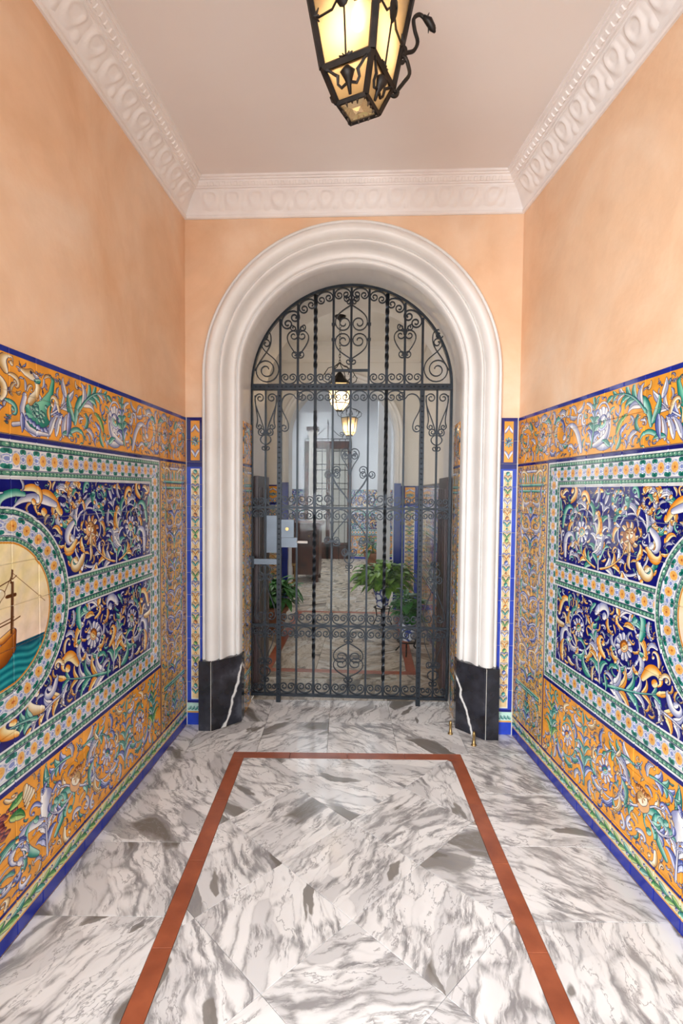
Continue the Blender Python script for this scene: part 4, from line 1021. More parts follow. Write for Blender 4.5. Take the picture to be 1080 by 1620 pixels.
# ---- big snails in the corners over the transom
def snail():
    b = bez((-.030, .262), (.0, .20), (.084, .19), (.086, .105), 14)
    sp = [((.086*(1-.80*i/40))*math.cos(-1.95*2*PI*i/40), .105 + (.088*(1-.80*i/40))*math.sin(-1.95*2*PI*i/40)) for i in range(1, 41)]
    return volute2d((-.030, .262), math.atan2(.062, -.03), .034, 1.35, -1)[::-1] + b + sp
def cross_s(): return scroll_path(((-.075, .10), (-.02, .22), (.045, .24), (.03, .335)), None, (.038, 1.4, 1))
def cross_t(): return scroll_path(((.02, .18), (.0, .24), (-.02, .25), (.0, .31)), (.030, 1.3, -1), None)
for x, mx in ((-.698, 1), (.444, -1)):
    put_scroll('sn', snail, x, 2.165, mx=mx); put_scroll('cs', cross_s, x, 2.165, mx=mx)
# ---- side panels: pair of long J scrolls, a small lyre below, the same again near the foot
def jay(): return scroll_path(((.008, -.245), (.02, -.15), (.085, -.06), (.074, .0)), None, (.032, 1.4, 1))
def jay_end(): return scroll_path(((.012, -.06), (.03, -.05), (.075, -.14), (.045, -.165)), None, (.022, 1.2, -1))
def sly(): return scroll_path(((.006, -.095), (.055, -.075), (.035, -.035), (.008, -.03)), (.022, 1.2, 1), None)
def svol(): return scroll_path(((.008, .0), (.02, -.03), (.05, -.03), (.05, .0)), None, (.022, 1.3, 1))
for x in (-.700, .448):
    for mx in (1, -1):
        put_scroll('jay', jay, x, 2.085, mx=mx, sc=.98); put_scroll('jv', svol, x, 1.855, mx=mx); put_scroll('sly', sly, x, 1.865, mx=mx)
        put_scroll('jk', lambda: scroll_path(((.074, .01), (.07, -.10), (.045, -.14), (.062, -.19)), None, (.020, 1.3, -1)), x, 2.09, mx=mx)
        # foot of the panel
        o = put_scroll('jay', jay, x, .60, mx=mx); o.scale = (mx*.95, 1, -.95*1.02) ; put_scroll('jv', svol, x, .865, mx=mx); o = put_scroll('sly', sly, x, .855, mx=mx); o.scale = (mx, 1, -1)
        put_scroll('jay', jay, x, .47, mx=mx, sc=.8); put_scroll('jv', svol, x, .285, mx=mx, sc=.9); put_scroll('sly', sly, x, .275, mx=mx)
    collar(x, 1.85); collar(x, .86); collar(x, .27); collar(x, .555)
# long J scrolls in the upper corners of the leaf
for x, mx in ((PL+.058, -1), (PR-.058, 1)):
    put_scroll('lj', lambda: scroll_path(((-.045, -.02), (-.03, .012), (.048, .015), (.046, -.08)), (.03, 1.4, -1), None), x, ZT-.045, mx=mx)
    put_scroll('lk', lambda: scroll_path(((.046, -.06), (.046, -.12), (-.005, -.15), (-.002, -.21)), None, (.028, 1.35, 1)), x, ZT-.06, mx=mx)
# ---- big ornament across the lock rail
def arm_up(): return scroll_path(((.004, .02), (.02, .10), (.13, .16), (.118, .25)), None, (.030, 1.4, 1))
def arm_out(): return scroll_path(((.04, .01), (.12, .03), (.235, .08), (.21, .19)), (.042, 1.4, 1), (.026, 1.2, 1))
def crest(): return scroll_path(((.006, .20), (.01, .28), (.07, .30), (.06, .35)), (.0, .01, 1), (.032, 1.35, 1))
for mx in (1, -1):
    put_scroll('au', arm_up, GX, 1.35, mx=mx); o = put_scroll('au', arm_up, GX, 1.335, mx=mx); o.scale = (mx, 1, -.9)
    put_scroll('ac', crest, GX, 1.37, mx=mx); put_scroll('ac2', lambda: scroll_path(((.006, .27), (.01, .31), (.045, .33), (.05, .30)), None, (.022, 1.3, -1)), GX, 1.40, mx=mx)
    for dx in (.118,):
        put_scroll('tv', svol, GX+mx*dx, 1.57, mx=1, sc=1.0); put_scroll('tv', svol, GX+mx*dx, 1.57, mx=-1, sc=1.0)
        o = put_scroll('tv', svol, GX+mx*dx, 1.125, mx=1, sc=1.0); put_scroll('tv', svol, GX+mx*dx, 1.125, mx=-1)
    put_scroll('bc', svol, GX, 1.045, mx=mx); put_scroll('sly', sly, GX, 1.055, mx=mx, sc=.9)
    put_scroll('dia', lambda: scroll_path(((.112, .20), (.14, .10), (.06, .05), (.008, -.02)), None, None), GX, 1.42, mx=mx); o = put_scroll('dia', None, GX, 1.27, mx=mx); o.scale = (mx, 1, -1)
for z in (1.66, 1.04): collar(GX, z)
for x in (LB[2], LB[4]):
    for z in (1.565, 1.12): collar(x, z)
# ---- lyre near the foot
for mx in (1, -1):
    o = put_scroll('ly', lyre, GX, .345, mx=mx, sc=.92); o.scale = (mx*.95, 1, -.8); o = put_scroll('ly', lyre, GX, .262, mx=mx); o.scale = (mx*.95, 1, .8)
    put_scroll('sly', sly, GX, .21, mx=mx, sc=.7)
for z in (.43, .18): collar(GX, z)
# ---- lock case, letter plate, brace and handle
MB().box(-.690, -.612, -.012, .016, 1.035, 1.288).build('letter_plate', M['lockbox'], gate)
lk = MB().box(-.588, -.503, -.020, .022, 1.142, 1.262).build('lock_case', M['lockbox'], gate)
MB().box(-.588, -.480, -.016, .018, 1.074, 1.140).build('lock_case', M['lockbox'], gate)
MB().tube([(-.548, -.019, 1.20), (-.548, -.028, 1.20)], .012, 10).build('keyhole_rose', M['brass'], lk)
h = MB().tube([(-.478, -.014, 1.112), (-.47, -.028, 1.112), (-.408, -.030, 1.112)], [.008, .009, .0085], 8).build('handle', M['white'], gate, True)
MB().box(JL, PL, -.014, .010, .955, .992).build('brace', M['lockbox'], gate)
MB().box(JL-.012, JL+.02, -.016, .012, .93, 1.01).build('hinge', IR, gate)
# ---- pane of glass behind the leaf
MB().box(PL+.014, PR-.014, .014, .018, Z0+.03, ZT-.025).build('glass_pane', M['clear_glass'], gate)
# ---------------------------------------------------------------- hanging lanterns
def smooth_path(P, k=4):
    P = [Vector(p) for p in P]; out = []
    for i in range(len(P)-1):
        a, b, c, d = P[max(i-1, 0)], P[i], P[i+1], P[min(i+2, len(P)-1)]
        for j in range(k):
            t = j/k; out.append(.5*((2*b) + (c-a)*t + (2*a-5*b+4*c-d)*t*t + (3*b-a-3*c+d)*t**3))
    return out + [P[-1]]
def ring_pts(n, r, z, a0): return [Vector((r*math.cos(a0+2*PI*i/n), r*math.sin(a0+2*PI*i/n), z)) for i in range(n)]
def lantern(label, loc, n, a0, lv, roof, ceil, power, metal, glass, ornate, group, watt_col=(1.0, .87, .68), bulb_z=None):
    # lv: [(r, z) foot, (r, z) shoulder, (r, z) top], heights relative to loc
    t = thing('hanging_lantern', label, 'lantern', loc, 0, group)
    (r0, z0), (r1, z1), (r2, z2) = lv
    R = [ring_pts(n, r, z, a0) for r, z in lv]
    b = .0055*(r2/.16)*(1.55 if ornate else 1)
    for i in range(n):
        j = (i+1) % n
        for k in (0, 1):
            A, B, C_, E_ = R[k][i], R[k][j], R[k+1][j], R[k+1][i]
            nrm = (B-A).cross(E_-A).normalized(); s_ = .0015
            c = (A+B+C_+E_)/4
            q = [p + (c-p)*.04 for p in (A, B, C_, E_)]
            mb = MB(); mb.add([p + nrm*s_ for p in q] + [p - nrm*s_ for p in q], [(0, 1, 2, 3), (7, 6, 5, 4), (0, 4, 5, 1), (1, 5, 6, 2), (2, 6, 7, 3), (3, 7, 4, 0)])
            mb.build('pane', glass, t)
            MB().tube([R[k][i], R[k+1][i]], b*(1.25 if k else 1.0), 5).build('corner_bar', metal, t)
        for k, w in ((0, .8), (1, 1.15), (2, 1.5)):
            MB().tube([R[k][i], R[k][j]], b*w, 5).build('ring_bar', metal, t)
    for k in range(n):
        # ornaments lying on the panes
        j = (k+1) % n; A, B, C_, E_ = R[1][k], R[1][j], R[2][j], R[2][k]
        o_ = ((A+B+C_+E_)/4); nrm = (o_ - Vector((0, 0, o_.z))).normalized(); ex = (B-A).normalized(); ez = ((C_+E_)/2 - (A+B)/2).normalized(); wd = (B-A).length
        if ornate:
            def L2(x, z): return (A+B)/2 + ex*x + ez*z + nrm*.006
            hgt = ((C_+E_)/2 - (A+B)/2).length
            o = MB().tube([L2(0, .0), L2(.002, hgt*.35), L2(-.002, hgt*.7), L2(0, hgt)], .0028, 5).build('twig', metal, t)
            mb = MB()
            for i in range(12): pass
            cz = hgt*.47; prof = [(0.004, .010), (.016, .008), (.022, .003), (.024, 0)]
            vs = []; 
            for r, h in prof:
                for i in range(12): an = 2*PI*i/12; p = L2(r*math.cos(an)*.85, cz + r*math.sin(an)*1.35) + nrm*h; vs.append(p)
            mb.add(vs, [(a*12+i, a*12+(i+1) % 12, (a+1)*12+(i+1) % 12, (a+1)*12+i) for a in range(3) for i in range(12)] + [tuple(range(12))])
            mb.build('cartouche', metal, t, True)
            for sx in (-1, 1):
                w2 = wd*.5 + hgt*.28*.2
                MB().tube([L2(sx*.018, cz-.01), L2(sx*.032, cz-.026), L2(sx*(w2*.8), cz-.030), L2(sx*w2, cz-.025)], [.003, .0035, .003, .005], 5).build('tendril', metal, t)
                mb = MB()
                for q in range(3): mb.tube([L2(sx*w2*.96, cz-.026), L2(sx*(w2*.96-.014), cz-.04+.016*q)], [.006, .0015], 5)
                mb.build('leaf', metal, t)
            mb = MB()
            for q in range(5): mb.tube([L2((q-2)*.004, .004), L2((q-2)*.010, .016-.003*abs(q-2))], [.004, .0015], 5)
            mb.build('leaf', metal, t)
            # urn on the lower pane
            A2, B2, C2, E2 = R[0][k], R[0][j], R[1][j], R[1][k]; m0 = (A2+B2)/2; m1 = (C2+E2)/2; ez2 = (m1-m0).normalized(); n2 = ex.cross(ez2).normalized(); n2 = n2 if n2.dot(nrm) > 0 else -n2; H2 = (m1-m0).length
            def L3(x, z): return m0 + ex*x + ez2*(z*H2) + n2*.005
            mb = MB().tube([L3(0, .10), L3(0, .32), L3(0, .5), L3(0, .68), L3(0, .76), L3(0, .84)], [.004, .006, .012, .021, .014, .005], 7); mb.build('urn', metal, t, True)
            for sx in (-1, 1):
                MB().tube([L3(sx*.006, .40), L3(sx*.022, .33), L3(sx*.032, .46), L3(sx*.030, .66), L3(sx*.040, .74), L3(sx*.052, .86), L3(sx*.060, .90)], [.004, .0042, .004, .0055, .004, .004, .005], 5).build('tendril', metal, t)
    # corner brackets with a leaf head
    if ornate:
        for k in ornate:
            d = Vector((math.cos(a0+2*PI*k/n), math.sin(a0+2*PI*k/n), 0))
            def W(o, z): 
                f = (z-z1)/(z2-z1); r = r1 + (r2-r1)*f; return d*(r+o-.016) + Vector((0, 0, z))
            def sp(c, zc, r, a, turns, hand): return [W(c + r*(1-.75*i/14)*math.cos(a + hand*turns*2*PI*i/14), zc + r*(1-.75*i/14)*math.sin(a + hand*turns*2*PI*i/14)) for i in range(15)]
            pts = sp(.022, z1-.012, .014, PI*.2, 1.1, -1)[::-1] + [W(.046, z1+.022), W(.058, z1+.05), W(.046, z1+.078)] + sp(.028, z1+.082, .013, .3, 1.1, 1)
            MB().tube(smooth_path(pts), .0055, 6).build('bracket', metal, t, True)
            pts = sp(.026, z1+.112, .013, -.4, 1.1, -1)[::-1] + [W(.056, z1+.118), W(.062, z1+.145), W(.046, z1+.175), W(.036, z1+.205), W(.05, z1+.222), W(.068, z1+.216)]
            MB().tube(smooth_path(pts), .0055, 6).build('bracket', metal, t, True)
            mb = MB().tube([W(.062, z1+.220), W(.082, z1+.212), W(.098, z1+.196), W(.108, z1+.186)], [.006, .012, .010, .003], 7)
            for q in range(4): mb.tube([W(.072+.008*q, z1+.212-.006*q), W(.078+.010*q, z1+.236-.012*q)], [.005, .001], 5)
            mb.tube([W(.085, z1+.205), W(.088, z1+.178)], [.005, .001], 5)
            mb.build('leaf_head', metal, t, True)
    # foot finial with a frill of leaves
    mb = MB()
    for i in range(n*4):
        an = a0 + 2*PI*i/(n*4); d = Vector((math.cos(an), math.sin(an), 0)); q = r0*.94*(math.cos(PI/n)/math.cos(((an-a0) % (2*PI/n)) - PI/n))
        mb.tube([d*q + Vector((0, 0, z0)), d*q*1.02 + Vector((0, 0, z0-.004)), d*q*.9 + Vector((0, 0, z0-.009-.005*(i % 2)))], [.005, .0045, .0012], 5)
    mb.build('frill', M['bronze'] if ornate else metal, t, True)
    MB().lathe([(r0*.97, z0+.001), (r0*.97, z0-.001), (r0*.3, z0-.004), (.004, z0-.008)], 0, 0, n if ornate else 12, a0).build('foot_plate', glass if ornate else metal, t, not ornate)
    # roof, crown and suspension
    rr = ring_pts(n, r2*1.08, z2, a0); mb = MB(); ap = z2 + roof
    mid_ = ring_pts(n, r2*.55, z2+roof*.45, a0); top_ = ring_pts(n, .018, ap, a0)
    mb.add(rr+mid_+top_, [(i, (i+1) % n, n+(i+1) % n, n+i) for i in range(n)] + [(n+i, n+(i+1) % n, 2*n+(i+1) % n, 2*n+i) for i in range(n)] + [tuple(range(2*n, 3*n))])
    mb.build('roof', metal, t)
    if not ornate:
        for i in range(n):
            d = Vector((math.cos(a0+2*PI*i/n), math.sin(a0+2*PI*i/n), 0)); z = Vector((0, 0, 1))
            MB().tube([d*r2*1.05 + z*(z2+.01), d*r2*1.35 + z*(z2+.03), d*r2*1.45 + z*(z2+.07), d*r2*1.2 + z*(z2+.10), d*r2*1.1 + z*(z2+.07)], .0045, 5).build('crown_scroll', metal, t, True)
            MB().tube([d*r2*1.3 + z*(z2+.09), d*r2*.95 + z*(z2+roof*.9+.05), d*r2*.4 + z*(ap+.06), z*(ap+.10)], .0045, 5).build('crown_arm', metal, t, True)
    H = ceil - loc[2]; zc = ap + (.0 if ornate else .09); k = 0; links = max(2, int((H-.03-zc)/.03))
    for i in range(links):
        z = zc + (i+.5)*(H-.03-zc)/links; a = i % 2*PI/2; h = (H-.03-zc)/links*.72
        MB().tube([Vector((math.cos(a)*.010*math.cos(2*PI*q/8), math.sin(a)*.010*math.cos(2*PI*q/8), z + h*math.sin(2*PI*q/8))) for q in range(9)], .0028, 5).build('chain_link', metal, t)
    MB().lathe([(.010, H-.05), (.03, H-.03), (.055, H-.012), (.06, H)], 0, 0, 16).build('ceiling_rose', metal, t, True)
    bz = bulb_z if bulb_z is not None else z1 + (z2-z1)*.55
    MB().lathe([(.004, bz-.045), (.016, bz-.03), (.021, bz-.008), (.017, bz+.012), (.009, bz+.03), (.009, bz+.05)], 0, 0, 12).build('bulb', M['bulb'], t, True)
    MB().tube([(0, 0, bz+.05), (0, 0, ap)], .008, 6).build('lamp_holder', metal, t)
    ld = bpy.data.lights.new('lantern_light', 'POINT'); ld.energy = power; ld.color = watt_col; ld.shadow_soft_size = .03
    lo = bpy.data.objects.new('lantern_light', ld); COL.objects.link(lo); lo.parent = t; lo.location = (0, 0, z1+(z2-z1)*.28)
    return t
AM = math.radians(-68.7)
lantern('square black iron lantern with amber glass hanging nearest under the ceiling', (-.041, 1.50, 2.50), 4, AM, [(.060, .018), (.102, .10), (.168, .41)], .16, ZC, 3.0, M['iron_black'], M['amber_glass'], (1, 2), 'hanging lanterns')
lantern('dark lantern with wide iron crown hanging just behind the gate', (-.31, 5.45, 2.26), 6, .2, [(.035, .03), (.095, .10), (.125, .30)], .12, ZC, 9, M['iron_black'], M['lamp_glass'], (), 'hanging lanterns', (1, .88, .70))
lantern('small dark lantern hanging farthest away beyond the inner arch', (-.285, 7.6, 2.24), 6, .3, [(.05, .02), (.085, .06), (.125, .27)], .07, 3.4, 5, M['iron_black'], M['lamp_glass'], (), 'hanging lanterns', (1, .84, .62))
# ---------------------------------------------------------------- hall behind the gate
HX0, HX1, HY1 = -1.30, .62, 6.50           # side walls and the wall with the inner arch
AX, AZ, AR3 = -.342, 2.153, .655
YP0, YP1 = 6.82, 11.3                      # court beyond
PX0, PX1 = -1.75, 1.05
def tiled_dado(par, a, b, nrm, z1, w=.135, rows=8, mat=None, u0=.41, capz=True):
    # one row of big squares would hide the joints: real tiles, row by row
    A, B = Vector(a), Vector(b); L = (B-A).length; n = max(1, round(L/w)); d = (B-A)/L
    for k in range(n):
        p, q = A + d*(k*L/n + .001), A + d*((k+1)*L/n - .001)
        for r in range(rows):
            z0_, z1_ = r*z1/rows + .001, (r+1)*z1/rows - .001
            if mat is None:
                ua = (u0 + k*L/n) % 1.2/PANEL*.7 + .3; ub = ua + (L/n)/PANEL; uv = [(ua, z0_/1.9), (ub, z0_/1.9), (ub, z1_/1.9), (ua, z1_/1.9)]
            else: uv = [(k/n, z0_/z1), ((k+1)/n, z0_/z1), ((k+1)/n, z1_/z1), (k/n, z1_/z1)]
            obj('tile', tile_mesh([(p.x, p.y, z0_), (q.x, q.y, z0_), (q.x, q.y, z1_), (p.x, p.y, z1_)], uv, nrm), mat or M['tiles'], par)
hl = slab('wall_hall_left', [(HX0, YB), (HX0, HY1+.3), (HX0-.15, HY1+.3), (HX0-.15, YB)], -.02, ZC+.02, M['hallwall'], 'cream hall wall seen through the left bars of the gate', 'wall')
hr = slab('wall_hall_right', [(HX1, YB), (HX1, HY1+.3), (HX1+.15, HY1+.3), (HX1+.15, YB)], -.02, ZC+.02, M['hallwall'], 'cream hall wall seen through the right bars of the gate', 'wall')
wn = thing('window_1', 'tall side window of the hall hidden behind the left jamb', 'window', (HX0, 5.25, 1.75), kind='structure')
for a_, b_, c_, d_ in ((-.5, -.44, -.9, .9), (.44, .5, -.9, .9), (-.5, .5, .84, .9), (-.5, .5, -.9, -.84)): MB().box(-.005, .03, a_, b_, c_, d_).build('frame', M['white'], wn)
tiled_dado(hr, (HX1, HY1, 0), (HX1, YB, 0), (-1, 0, 0), 1.5, .27, 6)
MB().box(HX1-.012, HX1+.01, YB, HY1, 1.5, 1.535).build('dado_cap', M['black'], hr)
slab('ceiling_hall', [(-2.0, YB), (1.4, YB), (1.4, HY1+.3), (-2.0, HY1+.3)], ZC, ZC+.1, M['hallwall'], 'cream ceiling of the hall behind the gate', 'ceiling')
cor2 = thing('trim_hall_cornice', 'plain cream cornice at the top of the inner arch wall', 'cornice', kind='structure')
for (y0, c) in ((HY1, 0),):
    mb = MB(); pr = [(0, 3.03), (.02, 3.03), (.02, 3.06), (.05, 3.10), (.09, 3.15), (.10, 3.17), (.13, 3.19), (.14, ZC)]
    mb.add([p for c_, z in pr for p in ((HX0, HY1-c_, z), (HX1, HY1-c_, z))], [(2*i, 2*i+1, 2*i+3, 2*i+2) for i in range(len(pr)-1)]); mb.build('moulding', M['hallwall'], cor2)
    mb = MB(); mb.add([p for c_, z in pr for p in ((HX1-c_, HY1, z), (HX1-c_, YB, z))], [(2*i, 2*i+1, 2*i+3, 2*i+2) for i in range(len(pr)-1)]); mb.build('moulding', M['hallwall'], cor2)
mb = MB(); arch_wall(mb, HY1, AR3+.06, HX0, HX1, ZC+.02, AX, AZ); wi = tag(mb.build('wall_inner_arch', M['hallwall']), 'cream wall with a white arch at the end of the hall', 'wall', kind='structure')
mb = MB(); arch_wall(mb, YP0, AR3, PX0-.1, PX1+.1, 4.45, AX, AZ); mb.build('court_side_face', M['patiowall'], wi)
arch_sweep([(AR3+.06, HY1), (AR3, HY1+.04), (AR3, YP0)], 0, AX, AZ).build('reveal', M['patiowall'], wi)
ia = thing('trim_inner_arch', 'white moulded arch at the far end of the hall behind the gate', 'arch', kind='structure')
p3 = [(.765, HY1+.01), (.765, HY1-.03), (.752, HY1-.045), (.735, HY1-.045), (.722, HY1-.03), (.716, HY1-.015), (.708, HY1-.03), (.694, HY1-.028), (.68, HY1-.01), (.668, HY1+.015), (.655, HY1+.05)]
arch_sweep(p3, 1.56, AX, AZ).build('moulding', M['white'], ia, True)
# tiled feet of the inner arch: blue edge and painted strip
for sd in (-1, 1):
    xa, xb = AX+sd*.655, AX+sd*.735; xc_ = HX1 if sd > 0 else HX0
    MB().box(min(xa, xb), max(xa, xb), HY1-.03, HY1+.05, 0, 1.56).build('blue_edge', mottled('cobalt_edge_tile', lin('16246c'), lin('20348c'), 5, .2), wi)
    tiled_dado(wi, (min(xb, xc_), HY1-.004, 0), (max(xb, xc_), HY1-.004, 0), (0, -1, 0), 1.53, .24, 8, M['strip'])
# ---- court beyond the inner arch
pf = slab('wall_court_far', [(PX0-.2, YP1), (PX1+.2, YP1), (PX1+.2, YP1+.2), (PX0-.2, YP1+.2)], -.02, 4.5, M['patiowall'], 'grey white wall at the far end behind the inner arch', 'wall')
pl = slab('wall_court_left', [(PX0, YP0), (PX0, YP1), (PX0-.2, YP1), (PX0-.2, YP0)], -.02, 4.5, M['patiowall'], 'grey white wall to the left beyond the inner arch', 'wall')
pr_ = slab('wall_court_right', [(PX1, YP0), (PX1, YP1), (PX1+.2, YP1), (PX1+.2, YP0)], -.02, 4.5, M['patiowall'], 'grey white wall to the right beyond the inner arch', 'wall')
tiled_dado(pf, (PX0, YP1, 0), (PX1, YP1, 0), (0, -1, 0), 1.5, .35, 5)
tiled_dado(pr_, (PX1, YP1, 0), (PX1, YP0, 0), (-1, 0, 0), 1.5, .6, 4)
# ceiling of the court with the light well left open
pc = thing('ceiling_court', 'pale ceiling strip over the far court around its light well', 'ceiling', kind='structure')
for a, b, c, d in ((PX0, PX1, YP0, 7.9), (PX0, PX1, 10.2, YP1)): MB().box(a, b, c, d, 3.4, 3.5).build('ceiling_panel', M['patiowall'], pc)
# dark pier and tall cream column by the far door
t = thing('column', 'slim cream column left of the far grilled door', 'column', (-.95, 8.9, 0))
MB().lathe([(.10, 0), (.10, .08), (.075, .12), (.068, 1.0), (.062, 2.35), (.085, 2.42), (.085, 2.47)], 0, 0, 16).build('shaft', M['hallwall'], t, True)
MB().box(-.10, .10, -.10, .10, 2.47, 2.53).build('capital', M['darkwood'], t)
slab('trim_pier', [(.14, 8.2), (.34, 8.2), (.34, 8.6), (.14, 8.6)], 0, 3.4, M['patiowall'], 'grey pier right of the farthest lantern beyond the inner arch', 'pier')
# far door with grille and crest
fd = thing('door_far', 'dark brown glazed door behind an iron grille at the far end', 'door', (-.87, YP1-.02, 0), kind='structure')
for x0_, x1_, z0_, z1_ in ((-.50, -.42, 0, 2.48), (-.04, .04, 0, 2.40), (.42, .50, 0, 2.48), (-.50, .50, 2.36, 2.52), (-.5, .5, 0, .35)): MB().box(x0_, x1_, -.05, .02, z0_, z1_).build('door_rail', M['wood'], fd)
for x0_, x1_ in ((-.42, -.04), (.04, .42)): MB().box(x0_, x1_, -.012, -.006, .35, 2.36).build('pane', M['clear_glass'], fd); MB().box(x0_, x1_, .0, .015, .35, 2.36).build('curtain', M['hallwall'], fd)
gr = thing('window_grille', 'black iron grille with a scrolled crest before the far door', 'grille', (-.87, YP1-.14, 0))
for k in range(9): MB().box(-.49+k*.1225-.006, -.49+k*.1225+.006, -.006, .006, 0, 2.56).build('bar', M['iron_black'], gr)
for z in (.3, .8, 1.15, 1.5, 1.62, 1.9, 2.02, 2.3, 2.56): MB().box(-.5, .5, -.007, .007, z-.008, z+.008).build('rail', M['iron_black'], gr)
for sx in (-1, 1):
    MB().ribbon(scroll_path(((sx*.02, 2.82), (sx*.12, 2.76), (sx*.16, 2.66), (sx*.26, 2.62)), None, (.05, 1.4, sx*1)), .012, .012).build('crest_scroll', M['iron_black'], gr)
    MB().ribbon(scroll_path(((sx*.30, 2.58), (sx*.34, 2.70), (sx*.42, 2.70), (sx*.44, 2.62)), None, (.035, 1.3, -sx)), .012, .012).build('crest_scroll', M['iron_black'], gr)
MB().tube([(0, 0, 2.56), (0, 0, 2.86), (0, 0, 2.90), (0, 0, 2.98)], [.010, .010, .022, .003], 8).build('crest_finial', M['iron_black'], gr)
# ---- hall and court floor
hf = tag(MB().prism([(PX0-.1, YB+.01), (PX1+.1, YB+.01), (PX1+.1, YP1+.1), (PX0-.1, YP1+.1)], -.06, -.009).build('floor_hall', M['grout']), 'beige marble hall floor with red border seen through the gate', 'floor', kind='structure')
def hall_piece(x0, x1, y0, y1, mat, nm='tile'):
    MB().prism([(x0+.001, y0+.001), (x1-.001, y0+.001), (x1-.001, y1-.001), (x0+.001, y1-.001)], -.012, 0, .0008).build(nm, mat, hf)
bx0, bx1, by0, by1, bt = -.86, .40, 4.16, 6.32, .08
for k in range(3):
    w = (bx1-bx0)/3; hall_piece(bx0+w*k, bx0+w*(k+1), by0, by0+bt, M['red'], 'border_strip'); hall_piece(bx0+w*k, bx0+w*(k+1), by1-bt, by1, M['red'], 'border_strip')
for k in range(5):
    h_ = (by1-by0-2*bt)/5
    for a in (bx0, bx1-bt): hall_piece(a, a+bt, by0+bt+h_*k, by0+bt+h_*(k+1), M['red'], 'border_strip')
for i in range(3):
    for j in range(5):
        w, h_ = (bx1-bx0-2*bt)/3, (by1-by0-2*bt)/5; hall_piece(bx0+bt+w*i, bx0+bt+w*(i+1), by0+bt+h_*j, by0+bt+h_*(j+1), M['marble_hall'])
for k in range(6):
    h_ = (by1-by0)/6
    hall_piece(HX0, bx0, by0+h_*k, by0+h_*(k+1), M['marble_hall']); hall_piece(bx1, HX1, by0+h_*k, by0+h_*(k+1), M['marble_hall'])
for i in range(5):
    w = (HX1-HX0)/5; hall_piece(HX0+w*i, HX0+w*(i+1), YB+.01, by0, M['marble_hall']); hall_piece(HX0+w*i, HX0+w*(i+1), by1, YP0, M['marble_hall'])
for i in range(7):
    for j in range(10):
        w, h_ = (PX1-PX0)/7, (YP1-YP0)/10; hall_piece(PX0+w*i, PX0+w*(i+1), YP0+h_*j, YP0+h_*(j+1), M['marble_hall'])
# ---- writing desk and lamp-lit things beyond the arch
t = thing('console_table', 'dark red brown wooden desk beyond the gate on the left', 'desk', (-1.22, 8.55, 0))
MB().box(-.48, .48, -.30, .30, .90, .95).build('table_top', M['wood'], t)
MB().box(-.44, .44, -.26, .27, .12, .90).build('body', M['wood'], t)
for k in range(3): dr = MB().box(-.42+.285*k, -.15+.285*k, -.275, -.26, .62, .86).build('drawer', M['wood'], t); MB().ball((-.285+.285*k, -.285, .74), .016).build('knob', M['brass'], dr)
for x in (-.40, .40):
    for y in (-.22, .22): MB().lathe([(.03, 0), (.035, .03), (.025, .06), (.035, .12)], x, y, 10).build('leg', M['wood'], t, True)
t = thing('umbrella_stand', 'pale brass umbrella stand on the floor behind the gate lock', 'umbrella stand', (-1.06, 7.25, 0))
MB().lathe([(.07, 0), (.075, .01), (.065, .03)], -.0, 0, 14).build('tray', M['brass'], t, True)
for k in range(8): MB().tube([(.062*math.cos(k*PI/4), .062*math.sin(k*PI/4), .02), (.062*math.cos(k*PI/4), .062*math.sin(k*PI/4), .44)], .006, 6).build('rod', M['brass'], t)
for z in (.2, .43): MB().tube([(.064*math.cos(q*PI/10), .064*math.sin(q*PI/10), z) for q in range(21)], .006, 6).build('hoop', M['brass'], t)
MB().lathe([(.03, .02), (.035, .1), (.035, .38), (.02, .44), (.008, .47)], -.02, 0, 10).build('umbrella', M['hallwall'], t, True)
# ---- potted plants
RND = random.Random(5)
def leaf_blade(mb, p, d, L, w, droop):
    d = d.normalized(); side = d.cross(Vector((0, 0, 1))); side = side.normalized() if side.length > .05 else Vector((1, 0, 0))
    pts = []
    for i in range(5):
        t = i/4; c = p + d*(L*t) + Vector((0, 0, -droop*L*t*t)); ww = w*math.sin(PI*(.08+.9*t)); up = Vector((0, 0, ww*.25))
        pts += [c - side*ww + up, c, c + side*ww + up]
    mb.add(pts, [(i*3, i*3+1, i*3+4, i*3+3) for i in range(4)] + [(i*3+1, i*3+2, i*3+5, i*3+4) for i in range(4)])
def foliage(n, h, spread, L, w, z0):
    mb = MB(); st = MB()
    for k in range(n):
        an = RND.uniform(0, 2*PI); r = spread*math.sqrt(RND.random()); z = z0 + h*RND.random()**.7*(1-.35*r/spread)
        p = Vector((r*math.cos(an), r*math.sin(an), z))
        leaf_blade(mb, p, Vector((math.cos(an+RND.uniform(-.6, .6)), math.sin(an+RND.uniform(-.6, .6)), RND.uniform(-.2, .8))), L*RND.uniform(.7, 1.2), w*RND.uniform(.7, 1.2), RND.uniform(.1, .8))
        if k % 5 == 0: st.tube([(r*.15*math.cos(an), r*.15*math.sin(an), z0-.06), tuple(p*.6 + Vector((0, 0, z*.35))), tuple(p)], [.005, .004, .002], 4)
    return mb, st
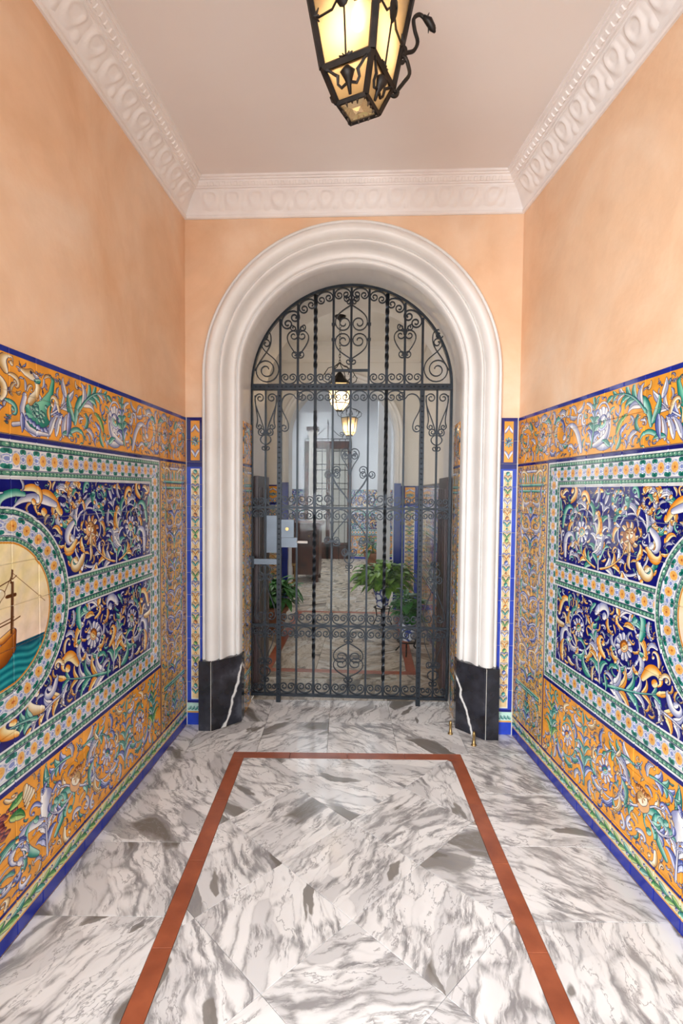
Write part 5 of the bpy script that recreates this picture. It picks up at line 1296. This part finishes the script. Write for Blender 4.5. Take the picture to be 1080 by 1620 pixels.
def potted(name, label, cat, loc, pot, potmat, n, h, spread, L, w, leafmat, stand=0, group='potted plants in the hall', flowers=0):
    t = thing(name, label, cat, loc, 0, group); zt = stand + pot[-1][1]
    MB().lathe([(r, z+stand) for r, z in pot] + [(pot[-1][0]-.012, zt), (pot[-1][0]-.016, zt-.03)], 0, 0, 18).build('pot', potmat, t, True)
    MB().lathe([(.004, zt-.026), (pot[-1][0]-.014, zt-.025), (pot[-1][0]-.014, zt-.03)], 0, 0, 14).build('soil', M['soil'], t)
    mb, st = foliage(n, h, spread, L, w, zt+.02)
    mb.build('foliage', leafmat, t)['kind'] = 'stuff'; st.build('stems', M['leafdark'], t)
    if stand:
        MB().tube([(.09*math.cos(q*PI/8), .09*math.sin(q*PI/8), stand-.005) for q in range(17)], .006, 5).build('stand_ring', M['iron_black'], t)
        for k in range(3): a = k*2*PI/3+.4; MB().tube([(.09*math.cos(a), .09*math.sin(a), stand), (.07*math.cos(a), .07*math.sin(a), stand*.5), (.12*math.cos(a), .12*math.sin(a), .004)], .007, 5).build('stand_leg', M['iron_black'], t)
    for k in range(flowers):
        an = RND.uniform(0, 2*PI); r = spread*RND.uniform(.3, 1); p = Vector((r*math.cos(an), r*math.sin(an), zt + h*RND.uniform(.2, .9)))
        mb = MB()
        for q in range(6): leaf_blade(mb, p, Vector((math.cos(q*PI/3), math.sin(q*PI/3), .3)), .045, .012, .2)
        mb.build('flower', M['petal'], t)
    return t
jar = [(.055, 0), (.06, .01), (.07, .06), (.095, .16), (.105, .20), (.098, .205)]
terra = [(.08, 0), (.085, .01), (.12, .22), (.14, .225), (.14, .27)]
potted('potted_plant', 'leafy green plant in a blue and white pot raised on an iron stand', 'plant', (.16, 5.62, 0), jar, M['ceramic'], 230, .28, .24, .15, .045, M['leafgreen'], .22)
potted('potted_plant', 'small dark green plant in a blue and white pot by the right jamb', 'plant', (.36, 4.72, 0), [(r*.8, z*.8) for r, z in jar], M['ceramic'], 110, .26, .09, .11, .034, M['leafdark'], .12)
potted('potted_plant', 'plant with yellow flowers low behind the left side panel', 'plant', (-.95, 5.35, 0), terra, M['terracotta'], 130, .28, .20, .15, .04, M['leafdark'], 0, 'potted plants in the hall', 9)
potted('potted_plant', 'clay pot with a thin plant standing far off beyond the arch', 'plant', (.10, 9.3, 0), [(r*1.25, z*1.4) for r, z in terra], M['terracotta'], 40, .35, .16, .14, .03, M['leafdark'])
# ---- thin black cable hanging down the wall left of the inner arch
tag(MB().tube([(-1.20, 7.6, 2.25), (-1.19, 7.6, 1.9), (-1.17, 7.6, 1.6), (-1.18, 7.6, 1.3), (-1.17, 7.6, .6), (-1.18, 7.6, .0)], .012, 6).build('hanging_cable', M['iron_black']), 'black cable hanging down beside the inner arch', 'cable')
